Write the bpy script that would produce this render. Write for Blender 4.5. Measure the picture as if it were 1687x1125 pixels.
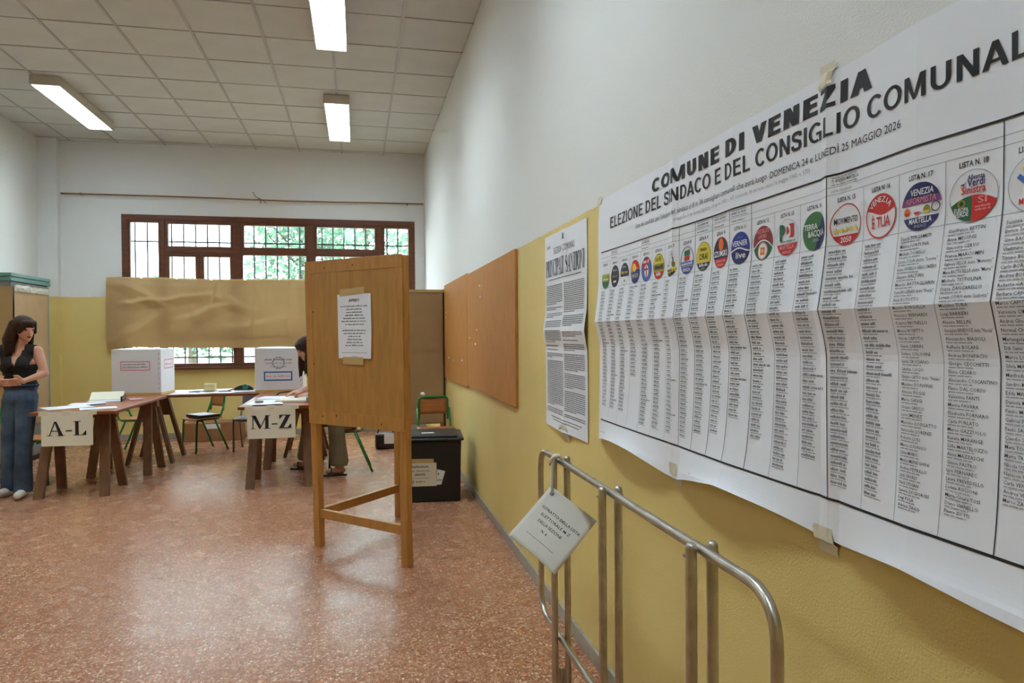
import bpy, bmesh, math, random
from mathutils import Vector, Matrix, noise
random.seed(7)
for o in list(bpy.data.objects): bpy.data.objects.remove(o)
SC = bpy.context.scene; COL = SC.collection
# ------------------------------------------------------------------ camera
HC = 1.45; F = 1150.63; YAW, PITCH, ROLL = (math.radians(a) for a in (12.446, -.7194, -.4462))
_f = Vector((math.sin(YAW)*math.cos(PITCH), math.cos(YAW)*math.cos(PITCH), math.sin(PITCH)))
_r = Vector((math.cos(YAW), -math.sin(YAW), 0)); _u = _r.cross(_f)
_r, _u = math.cos(ROLL)*_r + math.sin(ROLL)*_u, -math.sin(ROLL)*_r + math.cos(ROLL)*_u
cd = bpy.data.cameras.new('camera'); cam = bpy.data.objects.new('camera', cd); COL.objects.link(cam)
cd.sensor_width = 36; cd.lens = F/1687*36; cd.clip_start = .02; cd.clip_end = 200
M = Matrix((_r, _u, -_f)).transposed().to_4x4(); M.translation = (0, 0, HC); cam.matrix_world = M
SC.camera = cam
# ------------------------------------------------------------------ world and exposure
w = bpy.data.worlds.new('sky'); SC.world = w; w.use_nodes = True
bg = w.node_tree.nodes['Background']; bg.inputs[0].default_value = (.84, .94, 1.0, 1); bg.inputs[1].default_value = 5.0
vs = SC.view_settings; vs.view_transform = 'Standard'; vs.look = 'None'; vs.gamma = 1; vs.exposure = 1.53; vs.use_curve_mapping = False
LAMP = 17.0          # strength of the fluorescent diffusers
# ------------------------------------------------------------------ room measures
XR, XL, YB, YF, ZC = 1.0, -4.17, 10.6, -2.6, 4.11
YEL = 1.985
# ------------------------------------------------------------------ materials
MATS = {}
def mat(name, col, rough=.6, var=0, vscale=8, bump=0, bscale=60, metal=0, spec=.5, transl=0, stretch=None, col2=None, coat=0):
    if name in MATS: return MATS[name]
    m = bpy.data.materials.new(name); m.use_nodes = True; nt = m.node_tree; N = nt.nodes; L = nt.links
    b = N['Principled BSDF']; b.inputs['Roughness'].default_value = rough; b.inputs['Metallic'].default_value = metal
    b.inputs['Specular IOR Level'].default_value = spec; b.inputs['Coat Weight'].default_value = coat
    c = (*col, 1); b.inputs['Base Color'].default_value = c
    tc = N.new('ShaderNodeTexCoord'); vec = tc.outputs['Object']
    if stretch:
        mp = N.new('ShaderNodeMapping'); mp.inputs['Scale'].default_value = stretch; L.new(vec, mp.inputs[0]); vec = mp.outputs[0]
    if var:
        n = N.new('ShaderNodeTexNoise'); n.inputs['Scale'].default_value = vscale; n.inputs['Detail'].default_value = 5; L.new(vec, n.inputs['Vector'])
        r = N.new('ShaderNodeValToRGB'); c2 = col2 or tuple(x*(1-var) for x in col)
        r.color_ramp.elements[0].position = .35; r.color_ramp.elements[1].position = .65
        r.color_ramp.elements[0].color = (*c2, 1); r.color_ramp.elements[1].color = c
        L.new(n.outputs['Fac'], r.inputs[0]); L.new(r.outputs[0], b.inputs['Base Color'])
    if bump:
        n2 = N.new('ShaderNodeTexNoise'); n2.inputs['Scale'].default_value = bscale; n2.inputs['Detail'].default_value = 4; L.new(vec, n2.inputs['Vector'])
        bp = N.new('ShaderNodeBump'); bp.inputs['Strength'].default_value = bump; bp.inputs['Distance'].default_value = .01
        L.new(n2.outputs['Fac'], bp.inputs['Height']); L.new(bp.outputs[0], b.inputs['Normal'])
    if transl:
        t = N.new('ShaderNodeBsdfTranslucent'); t.inputs[0].default_value = c; mx = N.new('ShaderNodeMixShader'); mx.inputs[0].default_value = transl
        L.new(b.outputs[0], mx.inputs[1]); L.new(t.outputs[0], mx.inputs[2]); L.new(mx.outputs[0], N['Material Output'].inputs[0])
    MATS[name] = m; return m
def S(r, g, b):     # sRGB bytes to linear
    return tuple((x/255/12.92 if x/255 <= .04045 else ((x/255+.055)/1.055)**2.4) for x in (r, g, b))
def emit(name, col, s):
    m = bpy.data.materials.new(name); m.use_nodes = True; N = m.node_tree.nodes; b = N['Principled BSDF']
    b.inputs['Base Color'].default_value = (.9, .9, .9, 1); b.inputs['Emission Color'].default_value = (*col, 1); b.inputs['Emission Strength'].default_value = s
    MATS[name] = m; return m
def wall_mat(name, split):
    m = mat(name, S(232, 231, 226), .75, bump=.22, bscale=170); nt = m.node_tree; N = nt.nodes; L = nt.links
    g = N.new('ShaderNodeNewGeometry'); sx = N.new('ShaderNodeSeparateXYZ'); L.new(g.outputs['Position'], sx.inputs[0])
    nz = N.new('ShaderNodeTexNoise'); nz.inputs['Scale'].default_value = 14; L.new(g.outputs['Position'], nz.inputs['Vector'])
    ad = N.new('ShaderNodeMath'); ad.operation = 'MULTIPLY_ADD'; ad.inputs[1].default_value = .012; L.new(nz.outputs['Fac'], ad.inputs[0]); L.new(sx.outputs[2], ad.inputs[2])
    gt = N.new('ShaderNodeMath'); gt.operation = 'GREATER_THAN'; gt.inputs[1].default_value = split+.006; L.new(ad.outputs[0], gt.inputs[0])
    n3 = N.new('ShaderNodeTexNoise'); n3.inputs['Scale'].default_value = 1.3; n3.inputs['Detail'].default_value = 6; L.new(g.outputs['Position'], n3.inputs['Vector'])
    ry = N.new('ShaderNodeValToRGB'); ry.color_ramp.elements[0].position = .3; ry.color_ramp.elements[1].position = .7
    ry.color_ramp.elements[0].color = (*S(224, 200, 124), 1); ry.color_ramp.elements[1].color = (*S(233, 210, 136), 1); L.new(n3.outputs['Fac'], ry.inputs[0])
    mx = N.new('ShaderNodeMix'); mx.data_type = 'RGBA'; mx.inputs[7].default_value = (*S(230, 230, 227), 1)
    L.new(gt.outputs[0], mx.inputs[0]); L.new(ry.outputs[0], mx.inputs[6]); L.new(mx.outputs[2], N['Principled BSDF'].inputs['Base Color'])
    return m
def terrazzo():
    m = mat('terrazzo', (.3, .15, .1), .16, coat=.0, spec=.22); nt = m.node_tree; N = nt.nodes; L = nt.links; b = N['Principled BSDF']
    g = N.new('ShaderNodeNewGeometry'); prev = None
    n = N.new('ShaderNodeTexNoise'); n.inputs['Scale'].default_value = 55; n.inputs['Detail'].default_value = 6; L.new(g.outputs[0], n.inputs['Vector'])
    r = N.new('ShaderNodeValToRGB'); e = r.color_ramp.elements; e[0].position = .36; e[0].color = (*S(138, 84, 58), 1); e[1].position = .64; e[1].color = (*S(170, 116, 86), 1); L.new(n.outputs['Fac'], r.inputs[0])
    prev = r.outputs[0]
    for sc, thr, prob, colr in ((38, .36, .55, S(188, 136, 106)), (64, .34, .6, S(134, 78, 52)), (26, .26, .70, S(204, 126, 84)), (48, .27, .52, S(232, 206, 176)), (80, .30, .55, S(226, 194, 160)), (120, .34, .5, S(218, 182, 150))):
        v = N.new('ShaderNodeTexVoronoi'); v.inputs['Scale'].default_value = sc
        wv = N.new('ShaderNodeTexNoise'); wv.inputs['Scale'].default_value = sc*1.7; L.new(g.outputs[0], wv.inputs['Vector'])
        am = N.new('ShaderNodeVectorMath'); am.operation = 'MULTIPLY_ADD'; am.inputs[1].default_value = (.03, .03, .03); L.new(wv.outputs['Color'], am.inputs[0]); L.new(g.outputs[0], am.inputs[2]); L.new(am.outputs[0], v.inputs['Vector'])
        sp = N.new('ShaderNodeSeparateColor'); L.new(v.outputs['Color'], sp.inputs[0])
        gt = N.new('ShaderNodeMath'); gt.operation = 'GREATER_THAN'; gt.inputs[1].default_value = prob; L.new(sp.outputs[0], gt.inputs[0])
        lt = N.new('ShaderNodeMath'); lt.operation = 'LESS_THAN'; lt.inputs[1].default_value = thr; L.new(v.outputs['Distance'], lt.inputs[0])
        mu = N.new('ShaderNodeMath'); mu.operation = 'MULTIPLY'; L.new(gt.outputs[0], mu.inputs[0]); L.new(lt.outputs[0], mu.inputs[1])
        mx = N.new('ShaderNodeMix'); mx.data_type = 'RGBA'; L.new(mu.outputs[0], mx.inputs[0]); L.new(prev, mx.inputs[6]); mx.inputs[7].default_value = (*colr, 1); prev = mx.outputs[2]
    L.new(prev, b.inputs['Base Color'])
    n4 = N.new('ShaderNodeTexNoise'); n4.inputs['Scale'].default_value = 5; n4.inputs['Detail'].default_value = 6; L.new(g.outputs[0], n4.inputs['Vector'])
    mr = N.new('ShaderNodeMapRange'); mr.inputs[3].default_value = .17; mr.inputs[4].default_value = .36; L.new(n4.outputs['Fac'], mr.inputs[0]); L.new(mr.outputs[0], b.inputs['Roughness'])
    bp = N.new('ShaderNodeBump'); bp.inputs['Strength'].default_value = .06; bp.inputs['Distance'].default_value = .004
    n5 = N.new('ShaderNodeTexNoise'); n5.inputs['Scale'].default_value = 30; L.new(g.outputs[0], n5.inputs['Vector']); L.new(n5.outputs['Fac'], bp.inputs['Height']); L.new(bp.outputs[0], b.inputs['Normal'])
    return m
def glass():
    m = bpy.data.materials.new('window_glass'); m.use_nodes = True; N = m.node_tree.nodes; L = m.node_tree.links; N.remove(N['Principled BSDF'])
    t = N.new('ShaderNodeBsdfTransparent'); t.inputs[0].default_value = (.93, .97, .97, 1); g = N.new('ShaderNodeBsdfGlossy'); g.inputs['Roughness'].default_value = .02
    mx = N.new('ShaderNodeMixShader'); mx.inputs[0].default_value = .05; L.new(t.outputs[0], mx.inputs[1]); L.new(g.outputs[0], mx.inputs[2]); L.new(mx.outputs[0], N['Material Output'].inputs[0])
    MATS['glass'] = m; return m
WALLM = wall_mat('wall_paint', YEL); TERR = terrazzo(); GLASS = glass()
TILE = mat('ceiling_tile', S(212, 211, 206), .9, var=.06, vscale=3, bump=.5, bscale=140)
TBAR = mat('t_bar', S(176, 174, 168), .5)
STONE = mat('stone_base', S(170, 164, 150), .45, var=.18, vscale=30)
WINW = mat('window_wood', S(112, 62, 36), .4, var=.35, vscale=6, stretch=(1, 6, 6))
IRON = mat('iron', S(40, 44, 46), .5)
BOARD = mat('pin_board', S(204, 142, 74), .75, spec=.15, var=.2, vscale=5, stretch=(1, 12, 1.2), bump=.08)
BPANEL = mat('booth_ply', S(184, 132, 64), .5, var=.2, vscale=4, stretch=(6, 6, 1), bump=.05, bscale=40)
BWOOD = mat('booth_pine', S(190, 134, 66), .45, var=.22, vscale=5, stretch=(8, 8, 1.2))
KRAFT = mat('kraft_paper', S(186, 152, 102), .55, var=.1, vscale=3, bump=.2, bscale=25, transl=.05)
KRAFT2 = mat('kraft_paper_lined', S(176, 144, 100), .6, var=.1, vscale=3, bump=.2, bscale=25)
TAPE = mat('masking_tape', S(205, 180, 120), .5, transl=.15)
TAPE2 = mat('clear_tape', S(216, 208, 182), .3)
PAPER = mat('paper', S(236, 238, 244), .7)
PAPER2 = mat('paper_cream', S(226, 220, 200), .7)
INK = mat('ink', S(24, 24, 28), .6); GREY = mat('ink_grey', S(110, 110, 116), .7); LGREY = mat('ink_light', S(160, 160, 166), .7)
STEEL = mat('steel', S(196, 190, 178), .33, metal=1, var=.2, vscale=20)
TABLE = mat('table_top', S(164, 94, 54), .32, var=.15, vscale=4, stretch=(5, 1, 5))
TREST = mat('trestle_wood', S(126, 88, 58), .6, var=.3, vscale=6, stretch=(5, 5, 1))
GREEN = mat('chair_green', S(24, 122, 54), .35); CGREY = mat('chair_grey', S(118, 116, 124), .35)
CWOOD = mat('chair_wood', S(178, 112, 62), .4, var=.18, vscale=6, stretch=(1, 8, 8))
BLACKP = mat('black_plastic', S(26, 27, 29), .42, bump=.05)
CARTON = mat('carton', S(160, 112, 72), .7, var=.1); WCART = mat('white_carton', S(226, 226, 230), .55)
METALG = mat('cabinet_grey', S(128, 132, 132), .45); TEAL = mat('teal_top', S(88, 132, 124), .45)
# ------------------------------------------------------------------ mesh helpers
class MB:
    def __init__(s): s.v = []; s.f = []; s.m = []; s.cur = 0
    def add(s, vs, fs):
        o = len(s.v); s.v += [tuple(v) for v in vs]
        for f in fs: s.f.append(tuple(i+o for i in f)); s.m.append(s.cur)
    def box(s, a, b, mtx=None):
        (x0, y0, z0), (x1, y1, z1) = a, b
        vs = [Vector(p) for p in ((x0,y0,z0),(x1,y0,z0),(x1,y1,z0),(x0,y1,z0),(x0,y0,z1),(x1,y0,z1),(x1,y1,z1),(x0,y1,z1))]
        if mtx: vs = [mtx @ v for v in vs]
        s.add(vs, [(0,3,2,1),(4,5,6,7),(0,1,5,4),(1,2,6,5),(2,3,7,6),(3,0,4,7)])
    def bar(s, a, b, w, h, up=(0, 0, 1)):
        a, b = Vector(a), Vector(b); d = (b-a).normalized(); x = d.cross(Vector(up))
        if x.length < 1e-4: x = d.cross(Vector((0, 1, 0)))
        x.normalize(); y = x.cross(d)
        vs = [p+x*i*w/2+y*j*h/2 for p in (a, b) for i, j in ((-1,-1),(1,-1),(1,1),(-1,1))]
        s.add(vs, [(0,3,2,1),(4,5,6,7),(0,1,5,4),(1,2,6,5),(2,3,7,6),(3,0,4,7)])
    def tube(s, path, r, n=10, cap=True):
        P = [Vector(p) for p in path]; R = r if isinstance(r, (list, tuple)) else [r]*len(P); rings = []; prev = None
        for i, p in enumerate(P):
            t = (P[min(i+1, len(P)-1)]-P[max(i-1, 0)]).normalized()
            if prev is None: x = t.orthogonal().normalized()
            else: x = (prev - t*prev.dot(t)).normalized()
            prev = x; y = t.cross(x)
            rings.append([p+(x*math.cos(2*math.pi*k/n)+y*math.sin(2*math.pi*k/n))*R[i] for k in range(n)])
        vs = [q for r_ in rings for q in r_]; fs = []
        for i in range(len(P)-1):
            for k in range(n): fs.append((i*n+k, i*n+(k+1) % n, (i+1)*n+(k+1) % n, (i+1)*n+k))
        if cap: fs += [tuple(range(n))[::-1], tuple((len(P)-1)*n+k for k in range(n))]
        s.add(vs, fs)
    def ball(s, c, r, n=10, m=7, sc=(1, 1, 1)):
        c = Vector(c); vs = [c+Vector((0, 0, r*sc[2]))]
        for j in range(1, m):
            th = math.pi*j/m
            vs += [c+Vector((r*sc[0]*math.sin(th)*math.cos(2*math.pi*k/n), r*sc[1]*math.sin(th)*math.sin(2*math.pi*k/n), r*sc[2]*math.cos(th))) for k in range(n)]
        vs.append(c-Vector((0, 0, r*sc[2]))); fs = [(0, 1+k, 1+(k+1) % n) for k in range(n)]
        for j in range(m-2):
            for k in range(n): fs.append((1+j*n+k, 1+(j+1)*n+k, 1+(j+1)*n+(k+1) % n, 1+j*n+(k+1) % n))
        e = len(vs)-1; o = 1+(m-2)*n
        fs += [(e, o+(k+1) % n, o+k) for k in range(n)]; s.add(vs, fs)
    def grid(s, nu, nv, fn):
        vs = [fn(i/nu, j/nv) for j in range(nv+1) for i in range(nu+1)]
        s.add(vs, [(j*(nu+1)+i, j*(nu+1)+i+1, (j+1)*(nu+1)+i+1, (j+1)*(nu+1)+i) for j in range(nv) for i in range(nu)])
    def mesh(s, name, mats, smooth=False):
        me = bpy.data.meshes.new(name); me.from_pydata(s.v, [], s.f)
        for m in (mats if isinstance(mats, (list, tuple)) else [mats]): me.materials.append(m)
        me.polygons.foreach_set('material_index', s.m)
        if smooth: me.polygons.foreach_set('use_smooth', [True]*len(s.f))
        me.update(); return me
    def build(s, name, mats, parent=None, smooth=False, bevel=0, label=None, solid=0):
        o = bpy.data.objects.new(name, s.mesh(name, mats, smooth)); COL.objects.link(o)
        if parent: o.parent = parent
        if solid: k = o.modifiers.new('s', 'SOLIDIFY'); k.thickness = solid; k.offset = 0
        if bevel: k = o.modifiers.new('b', 'BEVEL'); k.width = bevel; k.segments = 2; k.limit_method = 'ANGLE'
        if label: o['label'] = label
        return o
def smooth_auto(o, ang=40):
    me = o.data; me.polygons.foreach_set('use_smooth', [True]*len(me.polygons))
    me.set_sharp_from_angle(angle=math.radians(ang)); return o
def tag(o, label, cat, group=None):
    o['label'] = label; o['category'] = cat
    if group: o['group'] = group
    return o
def struct(o, label=None):
    o['kind'] = 'structure'
    if label: o['label'] = label
    return o
def empty(name, loc=(0, 0, 0), rz=0):
    o = bpy.data.objects.new(name, None); COL.objects.link(o); o.location = loc; o.rotation_euler[2] = rz; o.empty_display_size = .1
    return o
def arc(path, rad, n=5):        # round the corners of a polyline
    P = [Vector(p) for p in path]; out = [P[0]]
    for a, b, c in zip(P, P[1:], P[2:]):
        d1 = (a-b).normalized(); d2 = (c-b).normalized(); r = min(rad, (a-b).length*.49, (c-b).length*.49)
        p0, p2 = b+d1*r, b+d2*r
        for k in range(n+1):
            t = k/n; out.append(p0*(1-t)**2+b*2*t*(1-t)+p2*t*t)
    out.append(P[-1]); return out
# ------------------------------------------------------------------ lettering
_tc = {}
def text2d(s, bold=0, res=2):
    k = (s, bold, res)
    if k in _tc: return _tc[k]
    cu = bpy.data.curves.new('t', 'FONT'); cu.body = s; cu.size = 1; cu.offset = bold; cu.resolution_u = res; cu.fill_mode = 'FRONT'
    ob = bpy.data.objects.new('t', cu); me = bpy.data.meshes.new_from_object(ob)
    v = [(p.co.x, p.co.y) for p in me.vertices]; f = [tuple(p.vertices) for p in me.polygons]
    bpy.data.objects.remove(ob); bpy.data.curves.remove(cu); bpy.data.meshes.remove(me)
    _tc[k] = (v, f); return v, f
CAP = .73
class Print:
    """flat print collected in sheet coordinates (t to the right, z up), laid on a surface by fn(t, z, lift)"""
    def __init__(s): s.v = []; s.f = []; s.m = []; s.mats = []
    def mi(s, m):
        if m not in s.mats: s.mats.append(m)
        return s.mats.index(m)
    def poly(s, pts, m, layer=1, faces=None):
        o = len(s.v); s.v += [(x, y, layer) for x, y in pts]
        for f in (faces or [tuple(range(len(pts)))]): s.f.append(tuple(i+o for i in f)); s.m.append(s.mi(m))
    def rect(s, x0, y0, x1, y1, m, layer=1): s.poly([(x0, y0), (x1, y0), (x1, y1), (x0, y1)], m, layer)
    def text(s, string, x, y, cap, m, layer=2, width=None, align='L', bold=0, res=2, slant=0, rot=0, maxw=None):
        v, f = text2d(string, bold, res)
        if not v: return
        x0 = min(a for a, b in v); x1 = max(a for a, b in v); k = cap/CAP; kx = k
        if width: kx = width/(x1-x0)
        elif maxw and (x1-x0)*k > maxw: kx = maxw/(x1-x0)
        wd = (x1-x0)*kx; off = {'L': 0, 'C': -wd/2, 'R': -wd}[align]; c, sn = math.cos(rot), math.sin(rot)
        pts = []
        for a, b in v:
            px, py = (a-x0)*kx+off+slant*b*k, b*k; pts.append((x+px*c-py*sn, y+px*sn+py*c))
        s.poly(pts, m, layer, f)
    def ticks(s, x, y, cap, length, m, layer=1, rnd=random):
        p = x; end = x+length
        while p < end:
            wl = rnd.uniform(2.5, 7)*cap*.75; q = min(p+wl, end); c = p
            while c < q-.2*cap:
                h = cap*rnd.choice((.7, .72, 1, .75)); wv = cap*.42
                s.poly([(c, y), (c+wv, y), (c+wv, y+h), (c, y+h)], m, layer); c += cap*.62
            p = q+cap*.5
    def bar(s, x, y, h, length, m, layer=1, rnd=random):
        p = x; end = x+length
        while p < end:
            q = min(p+rnd.uniform(3, 9)*h, end); s.rect(p, y, q, y+h, m, layer); p = q+h*.9
    def build(s, name, fn, parent, cuts=None, step=.0006, label=None):
        if not s.f: return None
        me = bpy.data.meshes.new(name); me.from_pydata(s.v, [], s.f)
        for m in s.mats: me.materials.append(m)
        me.polygons.foreach_set('material_index', s.m)
        if cuts:
            bm = bmesh.new(); bm.from_mesh(me); zs = [v.co for v in bm.verts]
            for ax, vals in cuts:
                for c in vals:
                    n = Vector((1, 0, 0)) if ax == 0 else Vector((0, 1, 0))
                    bmesh.ops.bisect_plane(bm, geom=bm.verts[:]+bm.edges[:]+bm.faces[:], plane_co=n*c, plane_no=n)
            bm.to_mesh(me); bm.free()
        for v in me.vertices: v.co = fn(v.co.x, v.co.y, v.co.z*step)
        me.update(); o = bpy.data.objects.new(name, me); COL.objects.link(o); o.parent = parent
        if label: o['label'] = label
        return o
# serif capitals, unit height: list of polygons and the advance width
def _strip(pts, ws):
    out = []; L = []; R = []
    for i, p in enumerate(pts):
        a, b = pts[max(i-1, 0)], pts[min(i+1, len(pts)-1)]; d = Vector((b[0]-a[0], b[1]-a[1])).normalized(); n = Vector((-d.y, d.x))
        L.append((p[0]+n.x*ws[i]/2, p[1]+n.y*ws[i]/2)); R.append((p[0]-n.x*ws[i]/2, p[1]-n.y*ws[i]/2))
    return [[L[i], L[i+1], R[i+1], R[i]] for i in range(len(pts)-1)]
def _bx(x0, y0, x1, y1): return [(x0, y0), (x1, y0), (x1, y1), (x0, y1)]
def _bowl(x, yc, rx, ry, a0, a1, thick=.2, thin=.05, n=14):
    pts = []; ws = []
    for i in range(n+1):
        a = math.radians(a0+(a1-a0)*i/n); pts.append((x+rx*math.cos(a), yc+ry*math.sin(a))); ws.append(thin+(thick-thin)*abs(math.cos(a))**1.3)
    return _strip(pts, ws)
def serif(ch):
    s = .045; st = lambda x, t=.2: [_bx(x, 0, x+t, 1)]; sf = lambda x0, x1, top=False: [_bx(x0, 1-s, x1, 1) if top else _bx(x0, 0, x1, s)]
    if ch == 'I': return st(.11)+sf(0, .42)+sf(0, .42, 1), .47
    if ch == 'L': return st(.11)+sf(0, .74)+sf(0, .44, 1)+[[(.74, 0), (.74, .32), (.70, .32), (.50, s), (.5, 0)]], .80
    if ch == 'A': return [[(.42, 1), (.54, 1), (.92, 0), (.68, 0)], [(.42, 1), (.47, .90), (.17, 0), (.11, 0)], _bx(.24, .31, .74, .37)]+sf(0, .30)+sf(.58, 1.0), 1.02
    if ch == 'M': return [_bx(.11, 0, .17, 1), _bx(.88, 0, 1.08, 1), [(.08, 1), (.31, 1), (.62, .22), (.52, .0)], [(.93, 1), (1.0, 1), (.58, .0), (.52, .0)]]+sf(0, .29)+sf(.78, 1.19)+sf(0, .3, 1)+sf(.9, 1.19, 1), 1.22
    if ch == 'N': return [_bx(.11, 0, .17, 1), _bx(.80, 0, .86, 1), [(.05, 1), (.28, 1), (.86, 0), (.80, 0)]]+sf(0, .29)+sf(0, .2, 1)+sf(.68, .98, 1), 1.02
    if ch == 'Z': return [[(.49, 1), (.74, 1), (.29, 0), (.03, 0)], _bx(.05, .94, .74, 1), _bx(.03, 0, .78, .06), [(.05, 1), (.05, .70), (.09, .70), (.24, .94)], [(.78, 0), (.78, .33), (.74, .33), (.55, .06)]], .86
    if ch == 'P': return st(.11)+sf(0, .42)+sf(0, .3, 1)+_bowl(.36, .735, .28, .235, 90, -90)+[_bx(.3, .94, .37, 1.0), _bx(.3, .475, .37, .53)], .74
    if ch == 'R': return st(.11)+sf(0, .42)+sf(0, .3, 1)+_bowl(.36, .745, .27, .23, 90, -90)+[_bx(.3, .945, .37, 1.0), _bx(.3, .49, .4, .54), [(.36, .52), (.56, .52), (.93, 0), (.70, 0)]]+sf(.70, .98), .98
    if ch == 'O': return _bowl(.48, .5, .38, .48, 0, 360, .22, .05, 28), .96
    if ch == 'C': return _bowl(.50, .5, .40, .48, 55, 318, .22, .05, 22)+[[(.70, .87), (.80, .98), (.80, .66), (.76, .66)]], .92
    if ch == 'S':
        pts = [(.60, .70), (.58, .86), (.44, .96), (.28, .95), (.15, .86), (.14, .72), (.24, .60), (.40, .51), (.56, .40), (.60, .25), (.52, .10), (.36, .04), (.20, .06), (.10, .18), (.08, .32)]
        return _strip(pts, [.04, .05, .05, .06, .14, .18, .2, .21, .2, .18, .13, .06, .05, .05, .04]), .72
    if ch == '-': return [_bx(.04, .29, .40, .38)], .46
    return [], .4
def serif_text(pr, string, x, y, h, width, m, layer=2):
    tot = sum(serif(c)[1] for c in string); k = width/tot; p = x
    for c in string:
        polys, adv = serif(c)
        for q in polys: pr.poly([(p+a*k, y+b*h) for a, b in q], m, layer)
        p += adv*k

# plain grotesque capitals for the big headlines, unit height
def sans(ch, T):
    H = T*.82; o = T/2; ring = lambda x, y, rx, ry, a0, a1, n=20: _strip([(x+rx*math.cos(math.radians(a0+(a1-a0)*i/n)), y+ry*math.sin(math.radians(a0+(a1-a0)*i/n))) for i in range(n+1)], [T-(T-H)*abs(math.sin(math.radians(a0+(a1-a0)*i/n))) for i in range(n+1)])
    if ch == 'I': return [_bx(.08, 0, .08+T, 1)], .16+T
    if ch == 'L': return [_bx(.08, 0, .08+T, 1), _bx(.08, 0, .60, H)], .64
    if ch == 'E': return [_bx(.08, 0, .08+T, 1), _bx(.08, 0, .66, H), _bx(.08, 1-H, .65, 1), _bx(.08, .5-H*.4, .61, .5+H*.6)], .71
    if ch == 'Z': return [_bx(.04, 0, .64, H), _bx(.05, 1-H, .63, 1), [(.63, 1-H), (.63-T*1.25, 1-H), (.04, H), (.04+T*1.25, H)]], .68
    if ch == 'N': return [_bx(.08, 0, .08+T, 1), _bx(.74-T, 0, .74, 1), [(.08, 1), (.08+T*1.1, 1), (.74, 0), (.74-T*1.1, 0)]], .82
    if ch == 'M': e_ = .86+max(0, T-.16)*2.2; m_ = (.08+e_)/2; o_ = o*.62; return [_bx(.08, 0, .08+T*.92, 1), _bx(e_-T*.92, 0, e_, 1), [(.08, 1), (.08+T*1.15, 1), (m_+o_, 0), (m_-o_, 0)], [(e_, 1), (e_-T*1.15, 1), (m_-o_, 0), (m_+o_, 0)]], e_+.08
    if ch == 'V': return [[(.0, 1), (T*1.05, 1), (.36+o, 0), (.36-o, 0)], [(.72, 1), (.72-T*1.05, 1), (.36-o, 0), (.36+o, 0)]], .72
    if ch == 'A': return [[(.0, 0), (T*1.05, 0), (.37+o, 1), (.37-o, 1)], [(.74, 0), (.74-T*1.05, 0), (.37-o, 1), (.37+o, 1)], _bx(.17, .22, .57, .22+H*.85)], .74
    if ch == 'U': return [_bx(.08, .36, .08+T, 1), _bx(.74-T, .36, .74, 1)]+ring(.41, .37, .33-o, .37-H/2+.01, 180, 360), .82
    if ch == 'D': return [_bx(.08, 0, .08+T, 1), _bx(.08, 0, .36, H), _bx(.08, 1-H, .36, 1)]+ring(.35, .5, .39-o, .5-H/2, -90, 90), .80
    if ch == 'O': return ring(.44, .5, .40-o, .51-H/2, 0, 360, 32), .88
    if ch == 'C': return ring(.43, .5, .39-o, .51-H/2, 42, 318, 26), .80
    if ch == 'G': return ring(.43, .5, .39-o, .51-H/2, 42, 300, 26)+[_bx(.80-T, .03, .80, .5), _bx(.46, .5-H, .80, .5)], .87
    if ch == 'S': return _strip([(.62-o*.4, .70), (.56, .87), (.45, .95-H*.25), (.33, 1-H/2), (.20, .95-H*.25), (.05+o, .86), (.04+o, .72), (.12+o*.6, .61), (.34, .52), (.56-o*.3, .42), (.64-o, .29), (.62-o, .15), (.50, .05+H*.25), (.34, H/2), (.2, .05+H*.25), (.06+o*.5, .15), (.02+o, .31)], [T]*17), .69
    return [], .30
def sans_words(string, x, y, h, width, T, m):
    tot = sum(sans(c, T)[1] for c in string); k = width/tot; p = x; out = []; pr = Print()
    for c in string+' ':
        if c == ' ': out.append(pr); pr = Print()
        polys, adv = sans(c, T)
        for q in polys: pr.poly([(p+a_*k, y+b_*h) for a_, b_ in q], m, 1)
        p += adv*k
    return out
# ================================================================== the room
mb = MB(); mb.box((XL-.3, YF-.3, -.2), (XR+.3, YB+.45, 0)); struct(mb.build('floor', TERR), 'polished reddish terrazzo floor with pale chips')
mb = MB(); mb.box((XR, YF-.3, 0), (XR+.25, YB+.45, ZC+.3)); struct(mb.build('wall_right', WALLM), 'right wall, yellow below and white above')
mb = MB(); mb.box((XL-.25, YF-.3, 0), (XL, YB+.45, ZC+.3)); struct(mb.build('wall_left', WALLM), 'left wall, yellow below and white above')
mb = MB(); mb.box((XL, 10.5, 0), (-3.93, YB, ZC)); struct(mb.build('wall_pillar', WALLM), 'corner pillar beside the back wall')
mb = MB(); mb.box((XL, YF-.25, 0), (XR, YF, ZC+.3)); struct(mb.build('wall_front', WALLM))
WX0, WX1, WZ0, WZ1 = -3.17, .85, 1.0, 3.13
mb = MB()
mb.box((XL, YB, 0), (WX0, YB+.32, ZC+.3)); mb.box((WX1, YB, 0), (XR, YB+.32, ZC+.3)); mb.box((WX0, YB, 0), (WX1, YB+.32, WZ0)); mb.box((WX0, YB, WZ1), (WX1, YB+.32, ZC+.3))
struct(mb.build('wall_back', WALLM), 'back wall with the wide wooden window')
mb = MB(); mb.box((XR-.014, YF, 0), (XR, YB, .072)); struct(mb.build('baseboard_right', STONE, bevel=.003))
mb = MB(); mb.box((-3.93, YB-.014, 0), (XR-.014, YB, .08)); struct(mb.build('baseboard_back', STONE, bevel=.003))
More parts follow.
